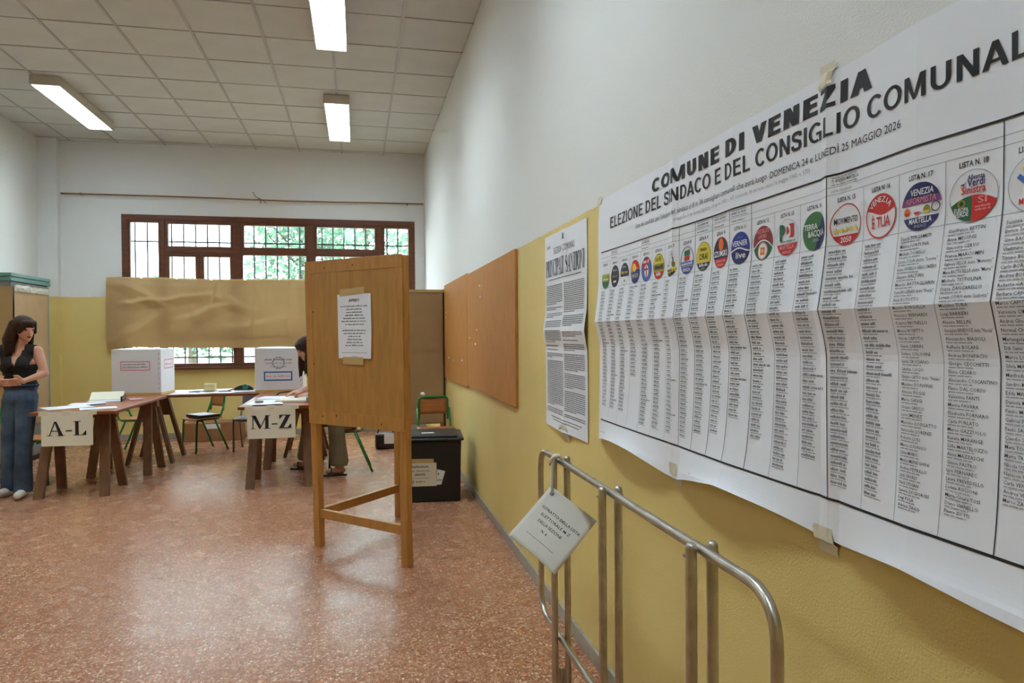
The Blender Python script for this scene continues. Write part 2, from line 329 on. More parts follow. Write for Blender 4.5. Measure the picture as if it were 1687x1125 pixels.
# ceiling: backing slab, grid bars, one object for each tile
mb = MB(); mb.box((XL, YF, ZC+.03), (XR, YB, ZC+.2)); ceil = struct(mb.build('ceiling', TBAR), 'suspended ceiling of beige mineral tiles in a grey grid')
gx = [XL, -3.8, -3.2, -2.6, -2.0, -1.4, -.8, -.2, .4, XR]; gy = [YB]; y = 10.45
while y > YF+.2: gy.append(y); y -= .64
gy.append(YF)
for x in gx[1:-1]:
    mb = MB(); mb.box((x-.012, YF, ZC-.004), (x+.012, YB, ZC+.03)); mb.build('grid_bar', TBAR, ceil)
for yy in gy[1:-1]:
    mb = MB(); mb.box((XL, yy-.006, ZC-.002), (XR, yy+.006, ZC+.03)); mb.build('grid_bar', TBAR, ceil)
_tm = {}
for i in range(len(gx)-1):
    for j in range(len(gy)-1):
        wx, wy = round(gx[i+1]-gx[i], 3), round(gy[j]-gy[j+1], 3)
        if (wx, wy) not in _tm:
            mb = MB(); a, b = wx/2-.006, wy/2-.006; mb.box((-a, -b, 0), (a, b, .02)); _tm[wx, wy] = mb.mesh('ceiling_tile', TILE)
        o = bpy.data.objects.new('ceiling_tile', _tm[wx, wy]); COL.objects.link(o); o.parent = ceil
        o.location = ((gx[i]+gx[i+1])/2, (gy[j]+gy[j+1])/2, ZC+.002+random.random()*.003)
# fluorescent lamps with louvre grids
DIFF = emit('lamp_diffuser', (.76, .91, 1.0), LAMP); LBODY = mat('lamp_body', S(196, 186, 168), .4); LOUV = mat('lamp_louvre', S(215, 220, 226), .3)
def lamp(cx, y0, y1, label, detail=True):
    t = empty('ceiling_lamp', (cx, (y0+y1)/2, ZC-.004)); L = (y1-y0)/2; W = .14; H = .095
    tag(t, label, 'ceiling lamp', 'fluorescent ceiling lamps')
    mb = MB()
    mb.box((-W, -L, -.012), (W, L, 0))
    for s in (-1, 1): mb.box((s*W-.01*(s > 0), -L, -H), (s*W+.01*(s < 0), L, -.012)); mb.box((-W+.01, s*L-.012*(s > 0), -H), (W-.01, s*L+.012*(s < 0), -.012))
    mb.build('housing', LBODY, t)
    mb = MB(); mb.box((-W+.012, -L+.014, -.022), (W-.012, L-.014, -.017)); mb.build('diffuser', DIFF, t)
    mb = MB(); mb.box((-.004, -L+.014, -H+.002), (.004, L-.014, -.03)); mb.build('louvre_rib', LOUV, t)
    n = 22; mb = MB(); mb.box((-W+.012, -.0015, -H+.004), (W-.012, .0015, -.045)); me = mb.mesh('louvre_blade', LOUV)
    for k in range(n):
        o = bpy.data.objects.new('louvre_blade', me); COL.objects.link(o); o.parent = t; o.location = (0, -L+.014+(k+.5)*(2*L-.028)/n, 0)
    return t
lamp(-3.09, 8.0, 9.62, 'louvred fluorescent lamp nearest the left wall')
lamp(-.205, 8.03, 9.6, 'louvred fluorescent lamp above the window end of the room, right of centre')
lamp(-.205, 4.97, 6.55, 'louvred fluorescent lamp at the top edge, nearest the camera')
lamp(-3.09, 4.97, 6.55, 'louvred fluorescent lamp on the left side, outside the picture')
lamp(-.205, 1.9, 3.5, 'louvred fluorescent lamp overhead, outside the picture')
lamp(-3.09, 1.9, 3.5, 'louvred fluorescent lamp overhead left, outside the picture')
lamp(-.205, -1.2, .4, 'louvred fluorescent lamp behind the camera')
# window: wooden frame, one pane each, iron grille outside
win = struct(empty('window_1', ((WX0+WX1)/2, YB, WZ0)), 'wide dark wooden window of many panes behind an iron grille')
ox, oy, oz = win.location
def wpart(name, boxes, m, bevel=0):
    mb = MB()
    for a, b in boxes: mb.box((a[0]-ox, a[1]-oy, a[2]-oz), (b[0]-ox, b[1]-oy, b[2]-oz))
    return mb.build(name, m, win, bevel=bevel)
ya, yb = YB-.02, YB+.07
wpart('outer_frame', [((WX0, ya, WZ1-.075), (WX1, yb, WZ1)), ((WX0, ya, WZ0), (WX1, yb, WZ0+.03)), ((WX0, ya, WZ0+.03), (WX0+.075, yb, WZ1-.075)), ((WX1-.06, ya, WZ0+.03), (WX1, yb, WZ1-.075))], WINW, .004)
for x0, x1 in ((-2.675, -2.62), (-1.715, -1.615), (-.70, -.61), (.30, .37)):
    wpart('mullion', [((x0, ya+.005, WZ0+.03), (x1, yb, WZ1-.075))], WINW, .004)
zt0, zt1 = 2.61, 2.66
panes = []
def sash(x0, x1, z0, z1, b):
    f = wpart('sash', [((x0, ya+.012, z0), (x1, yb-.01, z0+b)), ((x0, ya+.012, z1-b), (x1, yb-.01, z1)), ((x0, ya+.012, z0+b), (x0+b, yb-.01, z1-b)), ((x1-b, ya+.012, z0+b), (x1, yb-.01, z1-b))], WINW, .003)
    mb = MB(); mb.box((x0+b-.004-ox, YB+.02-oy, z0+b-.004-oz), (x1-b+.004-ox, YB+.024-oy, z1-b+.004-oz)); g = mb.build('pane', GLASS, f)
for x0, x1, split in ((-2.62, -1.715, True), (-1.615, -.70, False), (-.61, .30, False)):
    wpart('transom', [((x0, ya+.005, zt0), (x1, yb, zt1))], WINW, .003)
    wpart('transom', [((x0, ya+.005, 1.40), (x1, yb, 1.46))], WINW, .003)
    sash(x0, x1, zt1, WZ1-.075, .042); sash(x0, x1, WZ0+.03, 1.40, .022)
    if split: sash(x0, (x0+x1)/2, 1.46, zt0, .055); sash((x0+x1)/2, x1, 1.46, zt0, .055)
    else: sash(x0, x1, 1.46, zt0, .022)
sash(WX0+.075, -2.675, WZ0+.03, WZ1-.075, .032); sash(.37, WX1-.06, WZ0+.03, WZ1-.075, .035)
mb = MB(); mb.box((WX0-.03-ox, YB-.06-oy, -.035), (WX1+.03-ox, YB-.0, 0)); 
wpart('window_sill', [((WX0-.02, YB-.05, WZ0-.035), (WX1+.02, YB+.06, WZ0))], WINW, .004)
mb = MB(); mb.tube([(0, 0, 0), (0, 0, WZ1-WZ0)], .012, 6); gm = mb.mesh('grille_bar', IRON)
x = WX0+.1
while x < WX1:
    o = bpy.data.objects.new('grille_bar', gm); COL.objects.link(o); o.parent = win; o.location = (x-ox, .24, 0); x += .16
for z in (1.12, 1.9, 2.78):
    mb = MB(); mb.box((WX0-ox, .232, z-oz), (WX1-ox, .248, z+.02-oz)); mb.build('grille_bar', IRON, win)
# outside: ground, trees
mb = MB(); mb.box((-40, YB+.6, -.6), (40, 70, -.5)); struct(mb.build('ground_outside', mat('yard', S(150, 150, 140), .9, var=.2, vscale=2)), 'pale yard outside the window')
LEAF = mat('leaf', S(96, 132, 104), .6, var=.45, vscale=3, transl=.3); BARK = mat('bark', S(90, 74, 58), .8, var=.3, vscale=20)
def tree(x, y, h, r, label, seed):
    rd = random.Random(seed); t = tag(empty('tree', (x, y, -.5)), label, 'tree', 'trees outside the window')
    mb = MB(); mb.tube([(0, 0, 0), (.05, 0, h*.4), (0, .1, h*.8)], [.16, .12, .05], 8)
    for k in range(6):
        a = rd.uniform(0, 6.28); mb.tube([(0.03, .03, h*(.4+.05*k)), (math.cos(a)*r*.6, math.sin(a)*r*.6, h*(.55+.06*k))], [.05, .015], 6)
    mb.build('trunk', BARK, t)
    mb = MB()
    for k in range(2000):
        a, b, c = rd.gauss(0, 1), rd.gauss(0, 1), rd.gauss(0, 1); n = math.sqrt(a*a+b*b+c*c); q = rd.random()**.4
        cl = rd.randint(0, 9); ca = cl*2.4
        p = Vector((math.cos(ca)*r*.45+a/n*q*r*.6, math.sin(ca)*r*.45+b/n*q*r*.6, h*.74+(cl-4.5)*h*.04+c/n*q*r*.5))
        d = Vector((rd.gauss(0, 1), rd.gauss(0, 1), rd.gauss(0, .6))).normalized()*.12; e = d.cross(Vector((rd.gauss(0, 1), rd.gauss(0, 1), rd.gauss(0, 1)))).normalized()*.06
        mb.add([p-d, p+e, p+d, p-e], [(0, 1, 2, 3)])
    f = mb.build('foliage', LEAF, t); f['kind'] = 'stuff'
tree(-1.6, 21, 6.4, 1.9, 'leafy green tree seen through the middle panes', 1); tree(2.4, 19, 7.0, 2.2, 'leafy green tree seen through the right-hand panes', 2)
tree(.3, 25, 8.4, 2.6, 'tall dense green tree farther back behind the right-hand panes', 6)
tree(-5.0, 23, 3.4, 1.6, 'low green tree seen through the leftmost panes', 3)
# curtain rod on the back wall
t = tag(empty('curtain_rod', (-1.46, YB-.05, 3.385)), 'thin brown curtain rod running across the wall above the window', 'rod')
mb = MB(); mb.tube([(-2.44, 0, -.005), (-1, 0, 0), (.5, 0, -.012), (2.44, 0, .008)], .011, 8); mb.build('rod', mat('rod_wood', S(150, 112, 70), .5), t, smooth=True)
for x in (-2.2, .1, 2.2):
    mb = MB(); mb.box((x-.012, 0, -.012), (x+.012, .05, .012)); mb.build('bracket', IRON, t)
mb = MB(); mb.tube([(.02, -.015, .10), (.06, -.015, .03), (.13, -.015, .0), (.2, -.015, -.05)], .006, 6); mb.tube([(.14, -.015, 0), (.12, -.015, -.06)], .008, 6); mb.build('hook', mat('hook_grey', S(120, 112, 104), .5), t)
# kraft paper over the window
def wr(p, s, a): return noise.noise(Vector(p)*s)*a
KX0, KX1 = -3.36, -.645
def kraft_win(u, v):
    x = KX0+u*(KX1-KX0); zb = 1.295-.05*u; zt = 2.242-.012*u+.008*math.sin(u*9)
    z = zb+(zt-zb)*v
    d = .03+wr((x, 0, z), 1.4, .03)
    for px, pz, an, ln_, wd, am in ((-2.95, 2.05, -.5, .55, .05, .05), (-2.55, 1.95, .12, .7, .045, .06), (-2.1, 1.78, .35, .45, .05, .05), (-1.95, 2.05, 1.35, .4, .035, .05), (-1.72, 1.92, -.35, .4, .05, .045), (-1.3, 1.62, .1, .6, .08, .03), (-2.9, 1.6, .6, .5, .09, .035), (-.95, 1.9, 1.5, .5, .04, .025), (-1.45, 1.8, 1.5, .5, .05, .03), (-2.3, 1.5, 1.4, .4, .06, .03)):
        a1 = (x-px)*math.cos(an)+(z-pz)*math.sin(an); a2 = -(x-px)*math.sin(an)+(z-pz)*math.cos(an)+.05*noise.noise(Vector((x*4, z*4, px)))
        if abs(a1) < ln_: d += am*(1-(a1/ln_)**2)*max(0, 1-abs(a2)/wd if a2 > 0 else 1+a2/(wd*2.6))
    d *= min(1, (1-v)*7+.25)
    return (x, YB-.03-max(d, .004), z)
t = tag(empty('brown_paper_sheet', (0, 0, 0)), 'crumpled brown wrapping paper taped over the lower half of the window', 'paper')
mb = MB(); mb.grid(140, 50, kraft_win); o = mb.build('sheet', KRAFT, t, smooth=True)
for k in range(6):
    a = k/6; mb = MB(); mb.grid(6, 1, lambda u, v: (lambda p: (p[0], min(p[1]-.002, YB-.036), p[2]-.016+v*.03))(kraft_win(a+u/6.3, 1))); mb.build('tape_strip', TAPE, t)
mb = MB(); mb.grid(1, 8, lambda u, v: (lambda p: (p[0]-.03+u*.05, p[1]-.003, p[2]))(kraft_win(1, .3+.7*v))); mb.build('tape_strip', TAPE, t)
# pin boards on the right wall
for y0, y1, z0, z1, lab in ((4.35, 6.355, .97, 1.985, 'large wooden pin board on the right wall, nearer of the two'), (6.375, 8.075, .945, 2.0, 'wooden pin board on the right wall, farther of the two, beside the covered screen')):
    t = tag(empty('pin_board', (XR, (y0+y1)/2, z0)), lab, 'board', 'pin boards')
    mb = MB(); hy = (y1-y0)/2; H = z1-z0; mb.box((-.018, -hy, 0), (-.001, hy, H)); mb.build('panel', BOARD, t, bevel=.002)
    for k in range(5):
        a, b = random.uniform(-hy+.1, hy-.1), random.uniform(.1, H-.08); mb = MB(); mb.box((-.0195, a, b), (-.018, a+random.uniform(.02, .06), b+.016)); mb.build('paper_scrap', PAPER, t)
# ================================================================== the big election poster on the right wall
PU0, PU1, PZ0, PZ1 = 2.79, .665, .99, 2.0
def tri(x, c, w): return max(0, 1-abs(x-c)/w)
TAPES = (2.80, 2.07, 1.32, .62)
def prelief(u, z):
    d = .004
    d += .022*(max(0, 1-(z-1.493)/.16) if z > 1.493 else max(0, 1-(1.493-z)/.10))**1.3        # horizontal fold stands off the wall
    d += .010*tri(u, 2.07, .05)-.003*tri(u, 2.045, .03)+.006*tri(u, 1.71, .10)+.010*tri(u, 1.318, .03)+.012*tri(u, 1.07, .16)
    for a, b in zip(TAPES, TAPES[1:]):                                                          # bottom edge bellies out between the tapes
        if b <= u <= a:
            t = (u-b)/(a-b); k = math.exp(-(z-PZ0)/.13); d += .055*math.sin(math.pi*t)**.8*k*(.75 if a < 1.4 else 1)
    d += .006*(noise.noise(Vector((u*2.4, z*2.1, .3)))+.6)*min(1, (PZ1-z)/.12+.15)
    return max(d, .002)
W_ = PU0-PU1
ts = sorted(set([round(k*.0125, 4) for k in range(int(W_/.0125)+1)]+[W_]+[PU0-k for k in (2.07, 2.12, 2.02, 2.045, 1.318, 1.348, 1.288, 1.07, 1.71)])); zs = sorted(set([round(PZ0+k*.0125, 4) for k in range(81)]+[1.493, PZ1]))
_rel = [[prelief(PU0-t, z) for t in ts] for z in zs]
import bisect
def P(t, z, lift):          # t runs to the right, away from the poster's left edge; follows the facets of the sheet
    i = min(max(bisect.bisect_right(ts, t)-1, 0), len(ts)-2); j = min(max(bisect.bisect_right(zs, z)-1, 0), len(zs)-2)
    a = (t-ts[i])/(ts[i+1]-ts[i]); b = min(1, max(0, (z-zs[j])/(zs[j+1]-zs[j])))
    d = (_rel[j][i]*(1-a)+_rel[j][i+1]*a)*(1-b)+(_rel[j+1][i]*(1-a)+_rel[j+1][i+1]*a)*b
    return Vector((XR-d-lift, PU0-t, z+.8*max(0, d-.015)*math.exp(-max(0, z-PZ0)/.09)))
poster = tag(empty('election_poster', (0, 0, 0)), 'huge creased white election poster with candidate lists and round emblems', 'poster')
mb = MB()
def psurf(a, b):
    t = a*W_; z = PZ0+b*(PZ1-PZ0)
    if b == 0: z += .012*math.sin((t+.2)*5)
    return P(t, z, 0)
n = len(ts); mb.add([psurf(t/W_, (z-PZ0)/(PZ1-PZ0)) for z in zs for t in ts], [(j*n+i, j*n+i+1, (j+1)*n+i+1, (j+1)*n+i) for j in range(len(zs)-1) for i in range(n-1)])
mb.build('sheet', PAPER, poster, smooth=False); 
def near(pr): x = [v[0] for v in pr.v]; y = [v[1] for v in pr.v]; return [(0, [t for t in ts if min(x) < t < max(x)]), (1, [z for z in zs if min(y) < z < max(y)])]
T = lambda u: PU0-u
for s_, u0, z0, h0, u1, T_ in (('COMUNE DI VENEZIA', 2.25, 1.925, .046, 1.19, .255), ('ELEZIONE DEL SINDACO E DEL CONSIGLIO COMUNALE', 2.655, 1.864, .0435, .815, .172)):
    for pr in sans_words(s_, T(u0), z0, h0, u0-u1, T_, INK): pr.build('headline_word', P, poster, near(pr), .0012)
pr = Print(); pr.text("Liste dei candidati per l'elezione del sindaco e di n. 36 consiglieri comunali che avrà luogo", T(2.385), 1.825, .0165, INK, 1, width=2.385-1.555, res=3)
pr.text('DOMENICA 24 e LUNEDÌ 25 MAGGIO 2026', T(1.54), 1.823, .0165, INK, 1, width=1.54-1.108, res=3)
pr.text('(articoli 72 e 73 del decreto legislativo 18 agosto 2000, n. 267, e articolo 34 del testo unico 16 maggio 1960, n. 570)', T(2.065), 1.803, .0105, LGREY, 1, width=2.065-1.385); pr.build('subtitle', P, poster, near(pr), .0012)
# ruled lines
pr = Print(); tl, tr = T(2.752), T(.70)
pr.rect(tl, 1.776, tr, 1.7805, INK); pr.rect(tl, 1.0855, tr, 1.091, INK)
for z in (1.752, 1.736, 1.628): pr.rect(tl, z, tr, z+.0008, GREY)
CC = lambda i: .957+(18-i)*.1026
for i in range(1, 20):
    s_ = T(CC(i)-.0513); big = i in (7, 8, 9, 10, 11, 14, 18); pr.rect(s_-(.0010 if big else .0005), 1.091, s_+(.0010 if big else .0005), 1.776 if big else 1.736, INK if big else GREY)
pr.build('ruled_lines', P, poster, [(0, ts), (1, zs)], .0010)['kind'] = 'stuff'
# candidate headings above some columns
pr = Print()
for i, nm in ((2, None), (5, None), (9, None), (10, None), (11, None), (15, '7) ANDREA MARTELLA')):
    a = T(CC(i)+.040); pr.bar(a, 1.7705, .0022, .07, LGREY)
    if nm: pr.text(nm, a, 1.7615, .0068, INK, 1, maxw=.075, bold=.01)
    else: pr.ticks(a, 1.762, .006, .066, GREY)
    pr.bar(a, 1.7555, .0022, .07, LGREY)
    if nm: pr.text('LISTE COLLEGATE', a, 1.741, .005, GREY, 1)
    else: pr.bar(a, 1.742, .0035, .06, LGREY)
pr.text('n. 6', T(1.915), 1.008, .008, INK, 1); pr.bar(T(2.74), 1.035, .002, .09, LGREY); pr.build('candidate_headings', P, poster, near(pr), .0010)['kind'] = 'stuff'
for i in range(1, 21):
    pr = Print(); pr.text('LISTA N. %d' % i, T(CC(i)), 1.7185, .0095, INK, 1, align='C', bold=.02, width=.052); pr.build('list_heading', P, poster, near(pr), .0010)
N17 = ['Davide BERGAMETI', 'Monica FORTUNA', 'Michele DOBELLI', 'Leone SOLA detto "Leone"', 'Ivonne VIANELLO VERO CASERO', 'Gaspare BALDAN', 'Maurizio BATTAGLIARIN', 'Doria BRUGERAN detto "Doria"', 'Anna BOTOTTO', 'Massimo BORG-ELLA', 'Francesco BERNARDI', 'Federica BRUNELLO', 'Monica BUSETTO', 'Nicola CAPUTO', 'Gianni CARRIN', 'Stefano COLOVINI', 'Lucia CRUCIANO', 'Sabrina COGO', 'Natalino CAPTO detto "Natalo"', 'Massimo DONVINIS', 'Antonio FOGGI', 'Marco GANGI', 'Orazio GRECO', 'Leon JIMENEZ', 'Mariolino LOSIGATTO', 'Antonello LORENZI', 'Roberto LULI', 'Marco LUONGO', 'Silvia MARIC', 'Mattia MENEGHINI', 'Andrea PETRILLO', 'Jack SAVALI', 'Nadi SYDIAN', 'Saverio DI GIORGIS', 'Luigi POLA', 'Adriana ZAGO']
N18 = ['Gianfranco BETTIN', 'Anna MESSINIS', 'Giacomo CERVO', 'Franca MARCOMIN', 'Gabriele PESCA detto "Memento"', 'Maria BATTISTELLA detto "Murra"', 'Michele TESTOLINA', 'Diana ZANCARELLO', 'Lorenza LUDRIO detto "Ludovica"', 'Massimo TURA', 'Luigi BARBIERI', 'Alessio BELLIN', 'Giuseppina BENEDUCE detta "Nuccia"', 'Alessandro BIASIOLI', 'Raffaele BOLANI', 'Andrea BONIFACIO', 'Giorgio CECCHETTI', 'Elena CESARO', 'Alessandro COSCANTINO', 'Flavio DAL CORSO', 'Valentina FANTI', 'Marina FAVARA', 'Elisabetta FORNARO', 'Carla FURLATO', 'Marco GAZZUOLO', 'Renata MARANGE', 'Sofia MARTELOZZO', 'Anna MAZZASCHI', 'Gianni PASTRO', 'Igor PERNAREC', 'Laura PREVEDELLO', 'Letizia ROSSONI', 'Maria-Chiara TOSI', 'Diano VIANELLO', 'Pietro ZOTTI']
N19 = ['Susanna Rossi', 'Enrico TONON', 'Gino BACOLO', 'Vladimiro BERTO', 'Tiziano BOLA', 'Carlo BORDIN', 'Andrea BORTO', 'Roberto CAON', 'Barbara CASON', 'Marco CAPUTO', 'Veronica CIMA', 'Andrei Ghe', 'Nermal CHIA', 'Mariangela', 'Dib Sami', 'Marco LORIS', 'Silvia MANTO', 'Manfreda', 'Sandro MA', 'Edda MANIN', 'Daniela MO', 'Pietro MODE', 'Gabriel PI', 'Paolo SARTO', 'Claudio SIMI', 'Mara TOFFO', 'Marta TREVI', 'Nicola USAI', 'Natascia VE', 'Carla VENIE', 'Andrea VIO', 'Marco ZANE']
rn = random.Random(4); counts = {4: 24, 7: 36, 11: 29, 10: 33, 12: 32, 14: 33, 1: 34, 8: 36}
for i in range(1, 21):
    pr = Print(); a = T(CC(i)+.0425); lst = {17: N17, 18: N18, 19: N19}.get(i); nn = len(lst) if lst else counts.get(i, 36 if i in (5, 6, 13, 15, 16) else 34); pitch = .01395
    for k in range(nn):
        z = 1.6125-k*pitch
        if lst: pr.text(lst[k], a, z, .0062, INK, 1, maxw=.088, bold=.004, res=1)
        else: pr.ticks(a, z, .0060, rn.choice((.036, .042, .046, .04, .05, .075) if rn.random() < .25 else (.036, .04, .044)), GREY, 1, rn)
        pr.bar(a, z-.0046, .0019, rn.uniform(.040, .052), LGREY, 1, rn)
    pr.build('candidate_names', P, poster, [(1, [z_ for z_ in zs if 1.38 < z_ < 1.66])], .0011)
# round emblems
WHITE = mat('print_white', S(232, 232, 236), .7); RED = mat('print_red', S(204, 44, 40), .65); DKRED = mat('print_dark_red', S(150, 50, 54), .65); NAVY = mat('print_navy', S(40, 44, 100), .65); BLUE = mat('print_blue', S(50, 66, 156), .65)
LBLUE = mat('print_light_blue', S(72, 110, 180), .65); PGREEN = mat('print_green', S(40, 104, 66), .65); MIDG = mat('print_mid_green', S(62, 118, 66), .65); YELL = mat('print_yellow', S(226, 206, 62), .65); OLIVE = mat('print_olive', S(150, 140, 50), .65)
LIME = mat('print_lime', S(150, 176, 54), .65); ORNG = mat('print_orange', S(232, 112, 36), .65); SLATE = mat('print_slate', S(62, 62, 78), .65); PURP = mat('print_purple', S(124, 62, 130), .65); DBROWN = mat('print_plum', S(58, 44, 54), .65); PINK = mat('print_pink', S(226, 150, 150), .65)
class Em:
    def __init__(s, i): s.p = Print(); s.cx = T(CC(i)); s.cz = 1.669; s.r = .0432
    def pt(s, x, y): return (s.cx+x*s.r, s.cz+y*s.r)
    def poly(s, pts, m, l=2): s.p.poly([s.pt(*q) for q in pts], m, l)
    def seg(s, y0, y1, m, l=1, r=1, x0=-2, x1=2, n=28):
        L = []; R = []
        for k in range(n+1):
            y = y0+(y1-y0)*k/n; h = math.sqrt(max(0, r*r-y*y)); L.append((max(-h, x0), y)); R.append((min(h, x1), y))
        for k in range(n): s.poly([L[k], R[k], R[k+1], L[k+1]], m, l)
    def disc(s, m, l=1, r=1, c=(0, 0), sy=1): s.poly([(c[0]+r*math.cos(k*math.pi/20), c[1]+r*sy*math.sin(k*math.pi/20)) for k in range(40)], m, l)
    def ring(s, m, r0, r1=1, l=3, c=(0, 0)):
        for k in range(40):
            a, b = k*math.pi/20, (k+1)*math.pi/20; s.poly([(c[0]+q*math.cos(g), c[1]+q*math.sin(g)) for q, g in ((r0, a), (r1, a), (r1, b), (r0, b))], m, l)
    def txt(s, t, x, y, cap, m, l=4, w=None, bold=.02, slant=0, rot=0): s.p.text(t, s.cx+x*s.r, s.cz+y*s.r, cap*s.r, m, l, width=w*s.r if w else None, align='C', bold=bold, slant=slant, rot=rot)
    def rows(s, x, y, cap, w, m, l=4): s.p.ticks(s.cx+(x-w/2)*s.r, s.cz+y*s.r, cap*s.r, w*s.r, m, l, rn)
    def wave(s, f, m, up=True, l=2, r=1, n=30):      # part of the disc above or below a curve
        pts = []
        for k in range(n+1):
            x = -r+2*r*k/n; h = math.sqrt(max(0, r*r-x*x)); y = max(-h, min(h, f(x))); pts.append((x, y, h if up else -h))
        for a, b in zip(pts, pts[1:]): s.poly([(a[0], a[1]), (b[0], b[1]), (b[0], b[2]), (a[0], a[2])], m, l)
    def star(s, x, y, r, m, l=4): s.poly([(x+(r if k % 2 == 0 else r*.45)*math.sin(k*math.pi/5), y+(r if k % 2 == 0 else r*.45)*math.cos(k*math.pi/5)) for k in range(10)], m, l)
    def done(s, label): s.p.build('emblem', P, poster, near(s.p), .0005, label)
e = Em(1); e.disc(LIME); e.wave(lambda x: .35, WHITE); e.wave(lambda x: .1+.3*x, OLIVE, False); e.seg(-1, -.35, PGREEN, 3); e.rows(0, -.2, .2, 1.2, WHITE); e.done('green and white oval emblem')
e = Em(2); e.disc(SLATE); e.seg(-1, -.55, INK, 2); e.seg(-.45, .1, DBROWN, 2); e.rows(0, .45, .25, 1.0, LGREY); e.rows(0, -.1, .2, 1.3, OLIVE); e.poly([(-.3, -.6), (.35, -.55), (.3, -.4), (-.3, -.42)], WHITE, 4); e.done('dark grey round emblem')
e = Em(3); e.disc(WHITE); e.seg(-.2, 1, SLATE, 2); e.rows(0, .55, .22, .9, LGREY); e.rows(0, .05, .25, 1.4, YELL); e.ring(LGREY, .96); e.rows(0, -.7, .3, .3, GREY); e.done('grey and white round emblem')
e = Em(4); e.disc(BLUE); e.wave(lambda x: .1+.12*x, ORNG); e.wave(lambda x: .55-.4*x, RED, True, 3); e.disc(YELL, 4, .35, (-.1, .35)); e.rows(0, -.15, .2, 1.5, LBLUE); e.txt('VENETI', 0, -.5, .32, YELL, w=1.4); e.seg(-1, -.62, NAVY, 2); e.done('orange and blue round emblem')
e = Em(5); e.disc(LBLUE); e.wave(lambda x: .35+.2*x, RED); e.rows(0, .5, .3, 1.2, WHITE); e.ring(BLUE, .92); e.disc(WHITE, 3, .42, (0, -.15), 1.2); e.poly([(-.09, -.62), (.09, -.62), (.09, .3), (-.09, .3)], RED, 4); e.poly([(-.38, -.1), (.38, -.1), (.38, .06), (-.38, .06)], RED, 4); e.done('blue round emblem with a red cross shield')
e = Em(6); e.disc(YELL); e.seg(-.35, .2, OLIVE, 2); e.seg(-1, -.4, RED, 3); e.rows(0, .4, .35, 1.1, OLIVE); e.rows(0, -.2, .3, 1.4, SLATE); e.rows(0, -.72, .28, .9, WHITE); e.ring(OLIVE, .95); e.done('yellow and red round emblem')
e = Em(7); e.disc(WHITE); e.seg(-1, -.42, INK, 2); e.poly([(-.85, -.45), (.85, -.3), (.8, -.62), (-.78, -.75)], YELL, 3); e.rows(0, -.62, .22, 1.3, INK)
for k in range(26): a, b = rn.uniform(-.55, .55), rn.uniform(0, .85); e.poly([(a, b), (a+rn.uniform(.05, .2), b+rn.uniform(-.1, .1)), (a+.06, b+.12)], rn.choice((GREY, SLATE, LGREY)), 3)
e.disc(OLIVE, 3, .2, (.55, -.1)); e.rows(-.5, -.2, .16, .5, GREY); e.done('white round emblem with a drawing above a black and yellow band')
e = Em(8); e.disc(WHITE); e.ring(LGREY, .86); e.poly([(-.4, .3), (.4, .35), (.4, .72), (-.4, .66)], PGREEN, 3); e.poly([(-.4, -.05), (.4, 0), (.4, .3), (-.4, .25)], RED, 3); e.seg(-.42, -.1, LBLUE, 4); e.rows(0, -.35, .2, 1.6, WHITE, 5); e.seg(-1, -.48, BLUE, 4); e.txt('VENEZIA', 0, -.8, .25, WHITE, 5, w=1.2); e.done('white and blue round emblem with a green and red flag')
e = Em(9); e.disc(YELL); e.seg(-1, -.42, NAVY, 2); e.txt('VENEZIA', 0, .38, .2, INK, w=.95); e.txt('ORA!', .05, -.2, .42, INK, w=1.2, bold=.014); e.rows(0, -.68, .22, 1.1, WHITE); e.rows(0, -.88, .14, .6, LGREY); e.ring(OLIVE, .96); e.done('yellow and navy round emblem')
e = Em(10); e.disc(DBROWN); e.disc(ORNG, 2, .33, (0, .52), 1.25); e.seg(-.35, .12, NAVY, 3); e.txt('SZUMSKI', 0, -.25, .38, WHITE, 5, w=1.75); e.seg(-1, -.38, RED, 3); e.rows(0, -.62, .2, 1.3, PINK); e.rows(0, -.86, .16, .8, PINK); e.ring(RED, .96); e.done('dark round emblem with an orange balloon')
e = Em(11); e.disc(BLUE); e.wave(lambda x: -.15+.12*math.sin(x*2.8+2), NAVY, False, 2); e.poly([(x/10, -.15+.12*math.sin(x/10*2.8+2)) for x in range(-10, 11)]+[(x/10, -.06+.12*math.sin(x/10*2.8+2)) for x in range(10, -11, -1)], WHITE, 3); e.txt('VERNIER', 0, .14, .34, WHITE, w=1.6, bold=.014); e.txt('live', .1, -.62, .4, WHITE, w=1.0, bold=.014); e.rows(0, .6, .14, .6, LBLUE); e.done('blue round emblem with a white wave')
e = Em(12); e.disc(PGREEN); e.wave(lambda x: .12-.5*x*x, DKRED); e.poly([(x/10, .12-.5*(x/10)**2) for x in range(-10, 11)]+[(x/10, .2-.5*(x/10)**2) for x in range(10, -11, -1)], WHITE, 3); e.txt('PACE SALUTE', 0, .58, .26, PINK, w=1.3); e.txt('LAVORO', 0, .28, .24, PINK, w=.85); e.disc(PINK, 3, .5, (0, -.45)); e.disc(WHITE, 4, .42, (0, -.45)); e.poly([(-.22, -.68), (.22, -.68), (.22, -.25), (-.22, -.25)], ORNG, 5); e.disc(YELL, 6, .12, (0, -.45)); e.done('red and green round emblem')
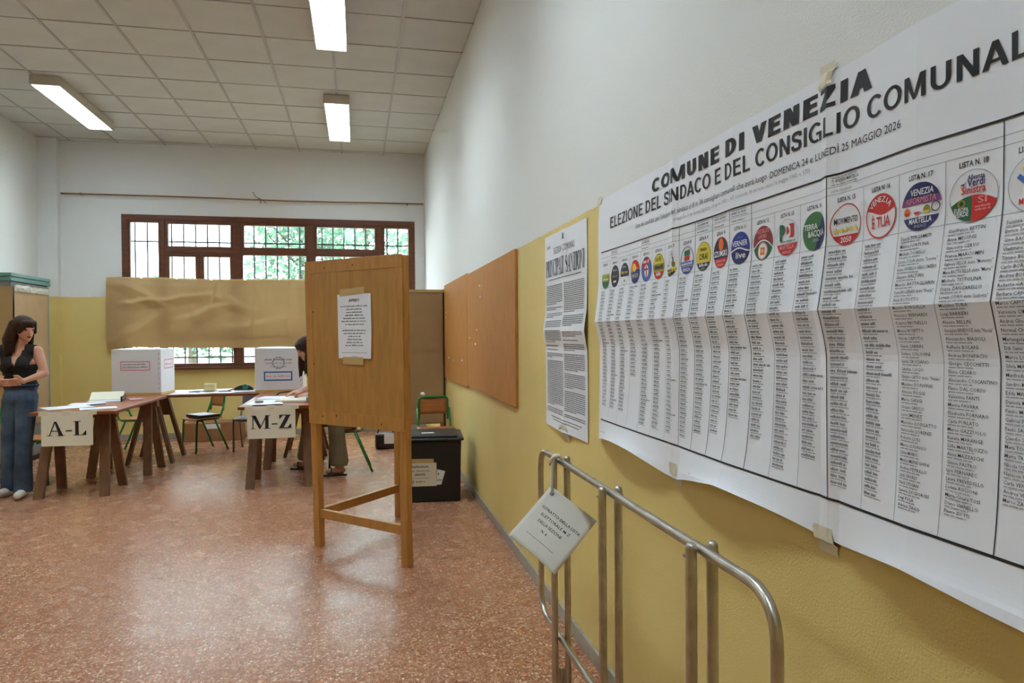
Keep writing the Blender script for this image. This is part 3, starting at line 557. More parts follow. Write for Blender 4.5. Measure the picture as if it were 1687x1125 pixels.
e = Em(13); e.disc(WHITE); e.ring(LGREY, .975); e.txt('P', -.42, -.08, .8, PGREEN, bold=.07, w=.5); e.poly([(.18, .72), (.62, .72), (.62, -.02), (.18, -.02), (.34, .12), (.34, .58)], RED, 4); e.poly([(-.02, .12), (.12, .2), (.16, .38), (.12, .55), (-.02, .62)], RED, 4); e.rows(.1, -.24, .1, 1.3, PGREEN); e.seg(-1, -.34, RED, 2); e.txt('MARTELLA', 0, -.62, .24, PINK, w=1.3, bold=.018); e.txt('SINDACO', 0, -.86, .16, PINK, w=.8); e.done('white round emblem with green and red letters')
e = Em(14); e.disc(MIDG); e.wave(lambda x: -1.2+1.4*x+(.9 if x > .25 else .2), NAVY, False, 2); e.poly([(.05, -.99), (.3, -.2), (.55, .1), (.7, .7), (.98, .15), (.9, -.4), (.5, -.85)], NAVY, 2); e.txt('TERRA', -.3, .12, .3, WHITE, w=1.1); e.txt('&ACQUA', .2, -.26, .32, WHITE, w=1.45); e.txt('2026', .1, -.52, .16, LGREY, w=.5); e.done('green and navy round emblem')
e = Em(15); e.disc(WHITE); e.ring(RED, .95); e.txt('MOVIMENTO', 0, .06, .3, INK, w=1.55, bold=.006)
for k in range(5): e.star(-.66+k*.33, -.26, .17, YELL)
e.seg(-1, -.5, RED, 2); e.txt('2050', 0, -.85, .27, WHITE, w=.75, bold=.014); e.done('white round emblem with yellow stars and a red base')
e = Em(16); e.disc(WHITE); e.ring(RED, .93); e.wave(lambda x: .16+.13*math.sin(x*3.0-1.9)+.02, RED, True, 2)
for k, ch in enumerate('VENEZIA'):
    a = math.radians(48-k*16); e.txt(ch, -math.sin(a)*.68, math.cos(a)*.68-.05, .26, WHITE, rot=a, bold=.012)
e.txt('È TUA', .02, -.5, .5, RED, w=1.2, bold=.015); e.done('white round emblem with a red cap and ring')
e = Em(17); e.disc(WHITE); e.seg(.1, 1, NAVY, 2); e.seg(.1, .38, PURP, 3); e.txt('VENEZIA', .08, .48, .27, WHITE, w=1.15, bold=.015, slant=.1); e.txt('RIFORMISTA', .02, .15, .27, PINK, w=1.5, bold=0, slant=.1); e.seg(-1, -.42, NAVY, 2)
for x, c, c2 in ((-.7, ORNG, RED), (-.15, WHITE, RED), (.33, OLIVE, YELL)): e.disc(c, 3, .17, (x, -.15)); e.poly([(x-.17, -.2), (x+.17, -.2), (x+.05, -.32), (x-.05, -.32)], c2, 4)
e.ring(SLATE, .17, .21, 4, (.76, -.1)); e.txt('MARTELLA', .02, -.68, .24, WHITE, w=1.15, bold=.018); e.txt('SINDACO', .05, -.86, .13, LGREY, w=.6); e.done('navy and purple round emblem with a white band')
e = Em(18); e.disc(WHITE); e.ring(LGREY, .975); e.txt('Alleanza', .12, .62, .19, NAVY, w=.7, bold=.018); e.txt('Verdi', .12, .36, .3, NAVY, w=.72, bold=.018); e.txt('Sinistra', .02, .1, .3, RED, w=1.0, bold=.018); e.poly([(-.55, .48), (-.4, .42), (-.25, .62), (-.38, .5)], NAVY, 4); e.poly([(-.55, .38), (-.32, .38), (-.4, .3)], ORNG, 4)
e.wave(lambda x: .02-.34*x*x, PGREEN, False, 2); e.p.v = e.p.v
pts = [(x/20, .02-.34*(x/20)**2) for x in range(-1, 20)]; pts = [(x, max(y, -math.sqrt(max(0, 1-x*x)))) for x, y in pts]
for (x0, y0), (x1, y1) in zip(pts, pts[1:]): e.poly([(x0, y0), (x1, y1), (x1, -math.sqrt(max(0, 1-x1*x1))), (x0, -math.sqrt(max(0, 1-x0*x0)))], RED, 3)
e.ring(OLIVE, .09, .17, 4, (-.48, -.25)); e.txt('EUROPA', -.48, -.55, .16, WHITE, w=.6, bold=.018); e.txt('VERDE', -.46, -.74, .19, WHITE, w=.6, bold=.018); e.txt('SI', .38, -.32, .26, PINK, w=.36, bold=.012); e.rows(.4, -.48, .09, .6, PINK); e.rows(.4, -.6, .09, .6, PINK); e.done('white, green and red round emblem')
e = Em(19); e.disc(WHITE); e.ring(LGREY, .975)
for a, b, c_ in (((-.6, .35), (-.1, -.1), LBLUE), ((-.4, .65), (-.05, 0), YELL), ((-.05, .82), (.05, 0), SLATE), ((.3, .75), (.12, 0), ORNG), ((.55, .45), (.2, -.1), RED)):
    d = Vector((b[0]-a[0], b[1]-a[1])).normalized()*.09; e.poly([(a[0]-d.y, a[1]+d.x), (a[0]+d.y, a[1]-d.x), (b[0]+d.y, b[1]-d.x), (b[0]-d.y, b[1]+d.x)], c_, 3)
e.disc(LBLUE, 4, .26, (.06, -.16)); e.txt('MARTELLA', .05, -.68, .22, RED, w=1.2, bold=.014); e.txt('SINDACO', .05, -.86, .13, PGREEN, w=.7); e.done('white round emblem with a coloured hand')
e = Em(20); e.disc(WHITE); e.ring(BLUE, .9); e.seg(-1, -.3, BLUE, 2); e.done('white and blue round emblem')
# tapes holding the poster
for u, z, wd, h in ((1.33, 2.0, .05, .05), (2.06, .995, .05, .07), (1.33, .995, .06, .06), (2.78, 2.0, .05, .03)):
    mb = MB(); mb.grid(4, 6, lambda a, b: (XR-(.0035 if (z-h/2+b*h > PZ1 or z-h/2+b*h < PZ0) else prelief(u+wd/2-a*wd, z-h/2+b*h)+.003), u+wd/2-a*wd+.004*math.sin(b*9), z-h/2+b*h)); mb.build('tape_strip', TAPE2, poster)
# ------------------------------------------------------------------ notice of penalties
sp = tag(empty('penalties_poster', (0, 0, 0)), 'tall white printed notice in two columns of small text, left of the big poster', 'poster')
SU0, SU1, SZ0, SZ1 = 3.66, 2.955, .957, 1.958
def srel(u, z): return max(.002, .003+.014*max(0, 1-abs(z-1.46)/.09)+.006*tri(u, 3.31, .06)+.004*(noise.noise(Vector((u*3, z*3, 4)))+.5)+.012*math.exp(-(z-SZ0)/.06)*math.sin((SU0-u)/.7*math.pi)**2)
def SPm(t, z, l): u = SU0-t; return Vector((XR-srel(u, z)-l, u, z))
mb = MB(); mb.grid(40, 60, lambda a, b: SPm(a*(SU0-SU1), SZ0+b*(SZ1-SZ0), 0)); mb.build('sheet', PAPER, sp)
pr = Print(); serif_text(pr, 'PRINCIPALI SANZIONI', .03, 1.742, .085, .645, INK, 2); pr.build('headline', SPm, sp, [(0, [k*.05 for k in range(1, 14)])], .0012)
pr = Print(); pr.text('ELEZIONI  COMUNALI', .353, 1.853, .034, GREY, 1, width=.34, align='C'); pr.poly([(.34, 1.91), (.366, 1.91), (.362, 1.94), (.344, 1.94)], GREY, 1); pr.ticks(.05, 1.89, .018, .07, LGREY); pr.bar(.08, 1.722, .005, .54, GREY)
z = 1.69; 
for c0 in (.035, .365):
    z = 1.69; rs = random.Random(int(c0*100)); k = 0
    while z > 1.03:
        if 1.475 > z > 1.455: z -= .012
        last = rs.random() < .16; pr.bar(c0, z, .0042, .305*(rs.uniform(.3, .8) if last else 1), GREY, 1, rs); z -= .0094+(.011 if last else 0)
pr.bar(.12, 1.012, .004, .5, GREY); pr.bar(.16, .998, .004, .42, GREY)
pr.build('small_print', SPm, sp, [(0, [.353])], .0012)
mb = MB(); mb.grid(4, 4, lambda a, b: (XR-.006-srel(3.33-a*.13, max(SZ0, .93+b*.06))*(1 if b > .5 else 0), 3.36-a*.13, .925+b*.06+.01*math.sin(a*4))); mb.build('tape_strip', TAPE2, sp)
# ================================================================== steel rack by the right wall
RK = .9176          # the rack stands clear of the wall
RX, zr = .85*RK, lambda z: HC-(HC-z)*RK
t = tag(empty('tube_rack', (RX, 2.22*RK, 0)), 'brushed steel tube rack with paired uprights standing along the yellow wall', 'rack'); OY = 2.22*RK
loop = arc([(0, 2.25*RK-OY, zr(.893)), (0, 3.235*RK-OY, zr(.893)), (0, 3.235*RK-OY, zr(.12)), (0, 1.30*RK-OY, zr(.12)), (0, 1.30*RK-OY, zr(.893)), (0, 2.25*RK-OY, zr(.893))], .105, 8)
mb = MB(); mb.tube(loop, .0125, 14, False); mb.build('loop_tube', STEEL, t, smooth=True)
for y in (2.9*RK, 2.29*RK, 1.628*RK):
    for x in (-.027, .027):
        zt = zr(.914); mb = MB(); mb.tube([(x, y-OY, .0), (x, y-OY, zt-.012), (x, y-OY, zt-.004), (x, y-OY, zt)], [.0135, .0135, .0115, .006], 14); p = smooth_auto(mb.build('upright', STEEL, t))
        mb = MB(); s = -1 if x < 0 else 1; mb.tube([(x+s*.011, y-OY+.004, zt-.03), (x+s*.018, y-OY+.004, zt-.03)], .004, 8); mb.build('screw', STEEL, p)
    mb = MB(); mb.tube([(0, y-OY-.0, 0), (0, y-OY, .115)], .011, 12); mb.build('stub_tube', STEEL, t)
# card tied to the rack
_c = Vector((0, 0, HC)); A, B, D = (_c+(Vector(v)-_c)*RK for v in ((.797, 2.862, .797), (.944, 2.70, .677), (.586, 2.75, .633))); ex = B-A; ey = D-A; en = ex.cross(ey).normalized()
if en.y > 0: en = -en
CW, CH = ex.length, ey.length
def CP(tx, ty, l):     # tx along the top edge, ty down the sheet (negative up)
    a, b = tx/CW, -ty/CH; q = A+ex*a+ey*b; return q+en*(l+.012*math.sin(a*3.1)*b+.012*max(0, a+(1-b)*.2-.8))
t = tag(empty('hanging_card', (0, 0, 0)), 'grey-white card hung askew by a ribbon from the steel rack', 'card')
mb = MB(); mb.grid(14, 14, lambda a, b: CP(a*CW, -b*CH, 0)); mb.build('sheet', mat('card_paper', S(196, 190, 178), .7), t, smooth=True, solid=.002)
pr = Print()
for k, s in enumerate(('ESTRATTO DELLA LISTA', 'ELETTORALE M-Z', 'DELLA SEZIONE', 'N. 6')): pr.text(s, CW*.53-k*.006, -CH*(.36+.105*k), .0125, INK, 1, align='C', bold=.004, width=CW*(.80, .61, .50, .12)[k])
pr.rect(CW*.20, -CH*.80, CW*.78, -CH*.793, GREY, 1)
pr.build('lettering', CP, t, [(0, [CW*k/14 for k in range(1, 14)])], .002)
mb = MB(); c = CP(.026, -.026, .003)
for k in range(12):
    a, b = k*math.pi/6, (k+1)*math.pi/6
    mb.add([CP(.026+r*math.cos(g), -.026+r*math.sin(g), .0035) for r, g in ((.004, a), (.009, a), (.009, b), (.004, b))], [(0, 1, 2, 3)])
mb.build('eyelet', mat('eyelet', S(120, 112, 104), .3, metal=1), t)
pk = lambda v: _c+(Vector(v)-_c)*RK
rib = mat('ribbon', S(214, 204, 180), .6); mb = MB(); mb.tube([c+Vector((0, -.002, 0))]+[pk(v) for v in ((.803, 2.872, .83), (.806, 2.876, .87), (.812, 2.876, .905), (.822, 2.882, .921), (.83, 2.91, .917))], [.004, .006, .007, .008, .010, .006], 8); mb.tube([pk(v) for v in ((.798, 2.880, .895), (.812, 2.872, .918), (.838, 2.882, .918), (.845, 2.91, .918))], .008, 7); mb.build('ribbon', rib, t, smooth=True)
# ================================================================== voting booth in the middle
def booth(name, L0, R0, B0, H, zb, label, cat, lean=0, boards=(BPANEL, BWOOD), low=True, title='panel'):
    L0, R0, B0 = Vector((*L0, 0)), Vector((*R0, 0)), Vector((*B0, 0)); t = tag(empty(name, L0), label, cat); Z = Vector((0, 0, 1))
    pos = {'l': Vector((0, 0, 0)), 'r': R0-L0, 'b': B0-L0}; ln = {'l': Vector((lean, 0, 0)), 'r': Vector((lean*.3, 0, 0)), 'b': Vector((0, 0, 0))}
    rd = (pos['r']).normalized(); bd = pos['b'].normalized(); ang = lambda d: math.atan2(d.y, d.x)
    for k, d in (('l', rd), ('r', rd), ('b', bd)):
        mb = MB(); p = pos[k]; mb.bar(p, p+ln[k]+Z*H, .058, .05, up=(-d.y, d.x, 0)); mb.build('leg', boards[1], t, bevel=.004)
    for k, d in (('r', rd), ('b', bd)):
        side = Vector((d.y, -d.x, 0)); a, b = pos['l'], pos[k]; o = side*(.027 if k == 'r' else 0)
        def pt(f, z): return a*(1-f)+b*f+(ln['l']*(1-f)+ln[k]*f)*(z/H)+Z*z
        mb = MB(); q = [pt(-.03, zb), pt(1.03, zb), pt(1.03, H+.004), pt(-.03, H+.004)]
        mb.add([p+o for p in q]+[p+o+side*.008 for p in q], [(3, 2, 1, 0), (4, 5, 6, 7), (0, 1, 5, 4), (1, 2, 6, 5), (2, 3, 7, 6), (3, 0, 4, 7)]); mb.build('panel', boards[0], t, bevel=.002)
        for f0, f1, z0, z1, nm in ((-.03, 1.03, H-.075, H+.006, 'top_rail'), (-.03, 1.03, zb-.01, zb+.075, 'bottom_rail'), (-.034, .045, zb+.078, H-.078, 'stile'), (.945, 1.034, zb+.078, H-.078, 'stile')):
            mb = MB(); q = [pt(f0, z0), pt(f1, z0), pt(f1, z1), pt(f0, z1)]; mb.add([p+o+side*.007 for p in q]+[p+o+side*.0105 for p in q], [(3, 2, 1, 0), (4, 5, 6, 7), (0, 1, 5, 4), (1, 2, 6, 5), (2, 3, 7, 6), (3, 0, 4, 7)]); mb.build(nm, boards[1], t, bevel=.0012)
        if low:
            mb = MB(); mb.bar(a+Z*.225, b+Z*.225, .03, .06); mb.build('stretcher', boards[1], t, bevel=.003)
    return t, rd, pos, ln
KL, KR, KB = (-.27, 4.954), (.286, 4.373), (.308, 5.6)
bt, rd, pos, ln = booth('voting_booth', KL, KR, KB, 1.935, .855, 'brown wooden voting booth on three legs in the middle of the floor', 'voting booth', lean=-.035)
side = Vector((rd.y, -rd.x, 0)); mb = MB()
for f, z in ((.2, 1.89), (.52, 1.895), (.06, 1.6), (.05, 1.25), (.14, .90), (.3, .91), (.8, .88)):
    p = pos['r']*f+(ln['l']*(1-f)+ln['r']*f)*z/1.935+Vector((0, 0, z))+side*.0378
    mb.add([p+rd*.006*math.cos(k)+Vector((0, 0, .006*math.sin(k))) for k in [i*math.pi/4 for i in range(8)]], [tuple(range(8))])
mb.build('screw_hole', mat('screw_hole', S(60, 36, 18), .8), bt)
# notice taped on the booth
bl = Vector((*KL, 0)); bs = bl+side*.0375
def BP(tx, z, l): f = tx/pos['r'].length; return bs+rd*tx+(ln['l']*(1-f)+ln['r']*f)*z/1.935+Vector((0, 0, z))+side*(.002+l+.006*max(0, (tx-.45)/.1)*max(0, (1.45-z)/.15))
t = tag(empty('booth_notice', (0, 0, 0)), 'white printed notice taped to the front of the wooden voting booth', 'notice'); n0 = ((Vector((-.077, 4.753, 0))-bl).dot(rd)); n1 = (Vector((.126, 4.54, 0))-bl).dot(rd)
mb = MB(); mb.grid(8, 12, lambda a, b: BP(n0+(n1-n0)*a, 1.292+.416*b, 0)); mb.build('sheet', PAPER, t)
pr = Print(); cx = (n0+n1)/2; pr.text('AVVISO', cx, 1.658, .02, INK, 1, align='C', bold=.012, slant=.2); pr.build('notice_title', BP, t, None, .0012); pr = Print()
for k, wl in enumerate((.24, .14, .14, .155, .19, .22, .16, 0, .21, .195, .11, .125, .14, .165)):
    if wl: pr.ticks(cx-wl/2, 1.625-k*.0195, .0095, wl, INK if k == 3 else GREY)
pr.rect(n0+.03, 1.328, n1-.04, 1.330, GREY); pr.bar(cx-.03, 1.303, .003, .06, LGREY); pr.build('small_print', BP, t, None, .0012)['kind'] = 'stuff'
for f0, f1, z0, z1 in ((.08, .82, 1.695, 1.74), (.14, .76, 1.252, 1.30)):
    mb = MB(); mb.grid(3, 2, lambda a, b: BP(n0+(n1-n0)*(f0+(f1-f0)*a), z0+(z1-z0)*b+(.012*a if z0 > 1.5 else 0), .002)); mb.build('tape_strip', mat('wide_tape', S(196, 166, 112), .4), t)
# ================================================================== screen covered in brown paper at the right wall
def kraft_panel(t, x0, x1, yf, z0, z1, seed, m=KRAFT2, n=(24, 50), amp=.012, axis='y'):
    def fn(a, b):
        x = x0+(x1-x0)*a; z = z0+(z1-z0)*b; d = .006+abs(noise.noise(Vector((x*3+seed, z*2.5, seed))))*amp+.012*math.exp(-((z-(z0+z1)/2-.1)/.02)**2)
        return (x, yf-d, z) if axis == 'y' else (yf+d, x, z)
    mb = MB(); mb.grid(n[0], n[1], fn); return mb.build('paper_cover', m, t, smooth=True)
t = tag(empty('paper_covered_screen', (.72, 8.125, 0)), 'freestanding screen covered in brown paper between the voting booth and the pin boards', 'screen')
for x in (-.25, .235): mb = MB(); mb.box((x-.025, 0, 0), (x+.025, .05, 1.95)); mb.build('leg', BWOOD, t, bevel=.003)
mb = MB(); mb.box((-.275, -.01, .40), (.26, 0, 1.955)); mb.build('panel', BPANEL, t)
mb = MB(); mb.box((.25, -.012, .30), (.272, .05, 1.96)); mb.build('side_strip', mat('dark_edge', S(62, 40, 26), .6), t)
for x in (-.25, .235): mb = MB(); mb.box((x-.025, .05, 0), (x+.025, .40, .04)); mb.build('foot', BWOOD, t, bevel=.003)
kraft_panel(t, -.285, .245, -.012, .415, 1.945, 3)
mb = MB(); mb.box((-.29, -.03, 1.925), (.262, -.024, 1.957)); mb.build('tape_strip', TAPE, t)
# ================================================================== grey cabinet on the left wall
t = tag(empty('metal_cabinet', (-3.935, 9.12, 0)), 'tall grey metal cabinet with teal top, its doors hidden by brown paper', 'cabinet')
mb = MB(); mb.box((-.233, -.49, .06), (.225, .49, 2.06)); mb.build('body', METALG, t, bevel=.006)
mb = MB(); mb.box((-.22, -.47, 0), (.21, .47, .06)); mb.build('plinth', BLACKP, t)
for s in (-1, 1): mb = MB(); mb.box((.225, .004 if s > 0 else -.484, .08), (.237, .484 if s > 0 else -.004, 2.05)); d = mb.build('door', METALG, t, bevel=.003); mb = MB(); mb.box((.237, s*.04-.01, 1.0), (.255, s*.04+.01, 1.12)); mb.build('handle', STEEL, d)
mb = MB(); mb.box((-.233, -.5, 2.06), (.25, .5, 2.10)); mb.box((-.233, -.5, 2.112), (.25, .5, 2.15)); mb.box((-.233, -.49, 2.10), (.24, .49, 2.112)); mb.build('top_slab', TEAL, t, bevel=.004)
kraft_panel(t, -.48, .36, .258, .44, 2.0, 8, axis='x'); kraft_panel(t, -.22, .262, -.492, .44, 2.0, 11)
def plast(a, b): x = -.48+.86*a; return (.272+.015*abs(noise.noise(Vector((x*14, b*4, 1)))), x, 1.95+.07*b+.01*noise.noise(Vector((x*9, b, 3))))
mb = MB(); mb.grid(60, 5, plast); mb.build('plastic_strip', mat('plastic_film', S(200, 196, 184), .3), t, smooth=True)
# ================================================================== trestle tables
EDGE = mat('edge_band', S(126, 62, 34), .4)
def table(cx, cy, w, d, rz, label, spots):
    t = tag(empty('trestle_table', (cx, cy, 0), rz), label, 'table', 'trestle tables')
    mb = MB(); mb.box((-w/2, -d/2, .754), (w/2, d/2, .782)); tp = mb.build('table_top', TABLE, t, bevel=.003)
    mb = MB(); e = .0015
    for a, b in (((-w/2-e, -d/2-e, .757), (w/2+e, -d/2, .779)), ((-w/2-e, d/2, .757), (w/2+e, d/2+e, .779)), ((-w/2-e, -d/2, .757), (-w/2, d/2, .779)), ((w/2, -d/2, .757), (w/2+e, d/2, .779))): mb.box(a, b)
    mb.build('edge_band', EDGE, tp)
    for x, y, r in spots:
        Lb = .62; h = Lb/2-.06; mb = MB(); mb.box((-Lb/2, -.03, .69), (Lb/2, .03, .7535)); q = mb.build('trestle', TREST, t, bevel=.003); q.location = (x-cx, y-cy, 0); q.rotation_euler[2] = r
        for sx in (-1, 1):
            for sy in (-1, 1):
                mb = MB(); mb.bar((sx*(h+.02), sy*.235, -.01), (sx*(h-.025), sy*.055, .735), .04, .082, up=(1, 0, 0)); o = mb.build('leg', TREST, q, bevel=.003)
                for v in o.data.vertices: v.co.z = max(v.co.z, 0)
            mb = MB(); x_ = sx*(h-.05); mb.add([(x_+d_, y_, z_) for d_ in (-.008, .008) for y_, z_ in ((-.125, .5), (.125, .5), (.085, .69), (-.085, .69))], [(3, 2, 1, 0), (4, 5, 6, 7), (0, 1, 5, 4), (1, 2, 6, 5), (2, 3, 7, 6), (3, 0, 4, 7)]); mb.build('gusset', TREST, q)
table(-2.445, 7.62, .69, 1.54, -.03, 'brown trestle table carrying the A-L sign', ((-2.505, 7.2, 0), (-2.42, 8.12, 0)))
table(-.71, 7.61, .76, 1.54, 0, 'brown trestle table carrying the M-Z sign', ((-.735, 7.15, 0), (-.70, 8.13, 0)))
table(-1.53, 8.83, 2.55, .78, 0, 'long brown trestle table at the back under the two ballot boxes', ((-2.31, 8.86, math.pi/2), (-.62, 8.90, math.pi/2)))
ZT = .7825
# ================================================================== signs on the table fronts
def sign(x0, x1, y, z1, h, s, label, rz):
    t = tag(empty('table_sign', ((x0+x1)/2, y, z1), rz), label, 'sign', 'signs on the tables'); w = x1-x0
    def fn(tx, z, l): return Vector((tx-w/2, -.003-l-.006*max(0, -z/h)*(.5+.5*math.sin(tx*14))-.004*math.exp(-((z+.04)/.02)**2)*abs(math.sin(tx*22)), z))
    mb = MB(); mb.grid(24, 14, lambda a, b: fn(a*w, -h+b*h, 0)); mb.build('sheet', PAPER2, t, smooth=True)
    pr = Print(); k = .74; serif_text(pr, s, w*.11 if s == 'A-L' else w*.07, -h*.70, h*.42, w*(.78 if s == 'A-L' else .87), INK, 1); pr.build('lettering', fn, t, [(0, [i*.02 for i in range(1, 22)]), (1, [-i*.02 for i in range(1, 15)])], .0016)
    for a in (.0, .45, .96):
        mb = MB(); mb.add([fn(w*a-.02, -.035, .002), fn(w*a+.05, -.03, .002), fn(w*a+.05, .004, .002), fn(w*a-.02, .004, .002), Vector((w*a+.05-w/2, .03, .0045)), Vector((w*a-.02-w/2, .03, .0045))], [(0, 1, 2, 3), (3, 2, 4, 5)]); mb.build('tape_strip', TAPE2, t)
sign(-2.715, -2.30, 6.848, ZT+.002, .30, 'A-L', 'white paper sign reading A-L on the front of the left table', -.03); sign(-1.008, -.58, 6.836, ZT+.002, .30, 'M-Z', 'white paper sign reading M-Z on the front of the right table', 0)
# ================================================================== ballot boxes
def ballot(cx, cy, rz, w, d, h, colr, label, crest):
    t = tag(empty('ballot_box', (cx, cy, ZT+.001), rz), label, 'ballot box', 'cardboard ballot boxes')
    mb = MB(); mb.box((-w/2, -d/2, 0), (w/2, d/2, h)); mb.build('body', WCART, t, bevel=.005)
    mb = MB(); mb.add([(-w/2-.002, -d/2-.002, h), (w/2+.002, -d/2-.002, h), (w/2+.002, d/2+.002, h+.004), (-w/2-.002, d/2+.002, h+.012), (0, 0, h+.018)], [(0, 1, 4), (1, 2, 4), (2, 3, 4), (3, 0, 4)]); mb.build('lid_flap', WCART, t)
    for x0, x1 in ((-w/2-.002, w/2+.002),): mb = MB(); mb.box((x0, -d/2-.002, .0), (x1, d/2+.002, .022)); mb.build('bottom_tape', mat('yellow_tape', S(214, 190, 110), .4), t)
    fm = mat('frame_'+colr, S(226, 146, 162) if colr == 'pink' else S(40, 116, 178), .6)
    def fr(tx, z, l): return Vector((tx, -d/2-.0005-l, z))
    def sd(tx, z, l): return Vector((w/2+.0005+l, tx, z))
    def label_(pr, x, z, ww, hh, b):
        pr.rect(x-ww/2, z-hh/2, x+ww/2, z-hh/2+b, fm); pr.rect(x-ww/2, z+hh/2-b, x+ww/2, z+hh/2, fm); pr.rect(x-ww/2, z-hh/2+b, x-ww/2+b, z+hh/2-b, fm); pr.rect(x+ww/2-b, z-hh/2+b, x+ww/2, z+hh/2-b, fm)
    pr = Print()
    if crest:
        label_(pr, -.01, .18, .32, .11, .016); pr.ticks(-.14, .17, .02, .26, PINK)
        for k in range(12): a = k*math.pi/6; pr.poly([(-.005+.055*math.cos(a), 0.335+.055*math.sin(a)), (-.005+.075*math.cos(a+.12), 0.335+.075*math.sin(a+.12)), (-.005+.075*math.cos(a+.4), 0.335+.075*math.sin(a+.4)), (-.005+.055*math.cos(a+.5), 0.335+.055*math.sin(a+.5))], LGREY, 1)
        pr.ticks(-.16, .365, .02, .31, GREY, 2); pr.ticks(-.15, .325, .016, .3, LGREY, 2); pr.ticks(-.09, .285, .016, .17, LGREY, 2)
    else: label_(pr, -.01, .325, .32, .11, .014); pr.ticks(-.14, .335, .015, .25, GREY); pr.ticks(-.14, .305, .015, .26, GREY)
    pr.build('printed_label', fr, t, None, .001)
    if not crest: pr = Print(); label_(pr, .02, .34, d*.7, .11, .014); pr.ticks(-.09, .325, .03, .22, PINK); pr.build('printed_label', sd, t, None, .001)
    pr = Print()
    for k in range(8): pr.poly([(w/2-.03, .05+k*.056), (w/2-.022, .06+k*.056), (w/2-.018, .085+k*.056), (w/2-.026, .08+k*.056)], LGREY)
    pr.build('staples', fr, t, None, .001)
ballot(-2.42, 8.80, -.10, .53, .42, .51, 'pink', 'white cardboard ballot box with a pink framed label', False); ballot(-.90, 8.79, -.03, .54, .42, .505, 'blue', 'white cardboard ballot box with a blue framed label and grey crest', True)
# ================================================================== chairs
def chair(x, y, rz, label, fm=GREEN, sm=CWOOD, k=1.0, name='school_chair'):
    t = tag(empty(name, (x, y, 0), rz), label, 'chair', 'tube-framed school chairs'); w, d, h, H = .175*k, .18*k, .43*k, .76*k; r = .0125
    for s in (-1, 1):
        mb = MB(); mb.tube(arc([(s*w, -d-.02, 0), (s*w, -d, h), (s*w, d*.75, h), (s*w*.97, d+.03, H-.12*k)], .05, 5), r, 9); mb.build('side_frame', fm, t, smooth=True)
        mb = MB(); mb.tube([(s*w*1.0, d*.35, h-.01), (s*w*1.08, d+.06*k, 0)], r, 9); mb.build('rear_leg', fm, t, smooth=True)
    mb = MB(); mb.tube(arc([(-w*.9, d+.01, H-.24*k), (-w*.9, d+.04, H), (w*.9, d+.04, H), (w*.9, d+.01, H-.24*k)], .05, 6), r, 9); mb.build('back_frame', fm, t, smooth=True)
    mb = MB(); mb.tube([(-w, -d*.6, h-.02), (w, -d*.6, h-.02)], r*.8, 8); mb.build('crossbar', fm, t, smooth=True)
    def seat(a, b, o=0): X = (a-.5)*2*w*1.08; Y = -d-.02+(2*d)*b; return (X, Y, h+.0135+o-.012*math.exp(-((b-.0)/.15)**2)-.008*(1-(2*a-1)**2))
    mb = MB(); mb.grid(8, 8, seat); mb.build('seat', sm, t, smooth=True, solid=.012)
    mb = MB(); mb.grid(8, 4, lambda a, b: ((a-.5)*2*w*.86, d+.026+.018*(1-(2*a-1)**2)+.01*b, H-.185*k+.175*k*b)); mb.build('backrest', sm, t, smooth=True, solid=.012)
    return t
R = math.radians
chair(.80, 7.38, R(2), 'green school chair with orange-brown back behind the black box')
chair(-.11, 7.655, R(-88), 'green school chair carrying the seated person at the M-Z table')
chair(-1.91, 9.42, R(-50), 'green school chair at the back holding a dark folder', k=.94)
chair(-1.33, 9.32, R(-8), 'grey school chair at the back beside the green one', CGREY, CGREY, k=.92)
chair(-2.72, 9.55, R(82), 'green school chair under the left ballot box, against the yellow wall', k=.94)
chair(-3.16, 7.80, R(88), 'green school chair beside the standing woman, left of the A-L table')
# folder and papers on the chair
def sheet(x, y, z, w, h, rz, label, m=PAPER, name='paper_sheet', cat='paper', th=.002, curl=.004, group='papers on the tables'):
    t = MB(); t.grid(6, 6, lambda a, b: ((a-.5)*w, (b-.5)*h, th/2+curl*abs(noise.noise(Vector((x+a*2, y+b*2, 1)))))); o = t.build(name, m, solid=th); o.location = (x, y, z+.001); o.rotation_euler[2] = rz; tag(o, label, cat, group); return o
def slab(name, x, y, z, w, d, h, rz, m, label, cat, group=None):
    t = MB(); t.box((-w/2, -d/2, 0), (w/2, d/2, h)); o = t.build(name, m, bevel=min(.003, h*.3)); o.location = (x, y, z+.001); o.rotation_euler[2] = rz; tag(o, label, cat, group); return o
FOLD = mat('dark_folder', S(24, 26, 34), .4)
slab('folder', -1.91, 9.42, .424, .34, .27, .03, R(-50), FOLD, 'dark folder lying on the green chair at the back', 'folder'); sheet(-1.92, 9.41, .456, .3, .24, R(-46), 'printed white sheet on top of the dark folder on the chair', group='papers on the chair')
# on the A-L table
sheet(-2.66, 7.27, ZT, .30, .38, R(-55), 'large white sheet on the A-L table, farthest left'); sheet(-2.34, 7.10, ZT, .21, .297, R(-70), 'white sheet near the front edge of the A-L table'); sheet(-2.60, 7.60, ZT, .3, .21, R(10), 'white sheet beside the open ring binder')
t = tag(empty('ring_binder', (-2.52, 7.86, ZT+.001), R(8)), 'open ring binder with its cover raised on the A-L table', 'binder')
mb = MB(); mb.box((-.15, -.12, 0), (.15, .12, .008)); mb.build('back_cover', PAPER, t); mb = MB(); mb.bar((0, .0, .012), (.0, .12, .085), .30, .006, up=(0, -.6, 1)); mb.build('raised_cover', PAPER2, t); mb = MB(); mb.box((.15, -.12, 0), (.165, .12, .05)); mb.build('spine', FOLD, t)
slab('notebook', -2.27, 7.95, ZT, .12, .2, .008, R(25), mat('notebook_pink', S(190, 150, 160), .6), 'thin pinkish notebook behind the binder on the A-L table', 'notebook')
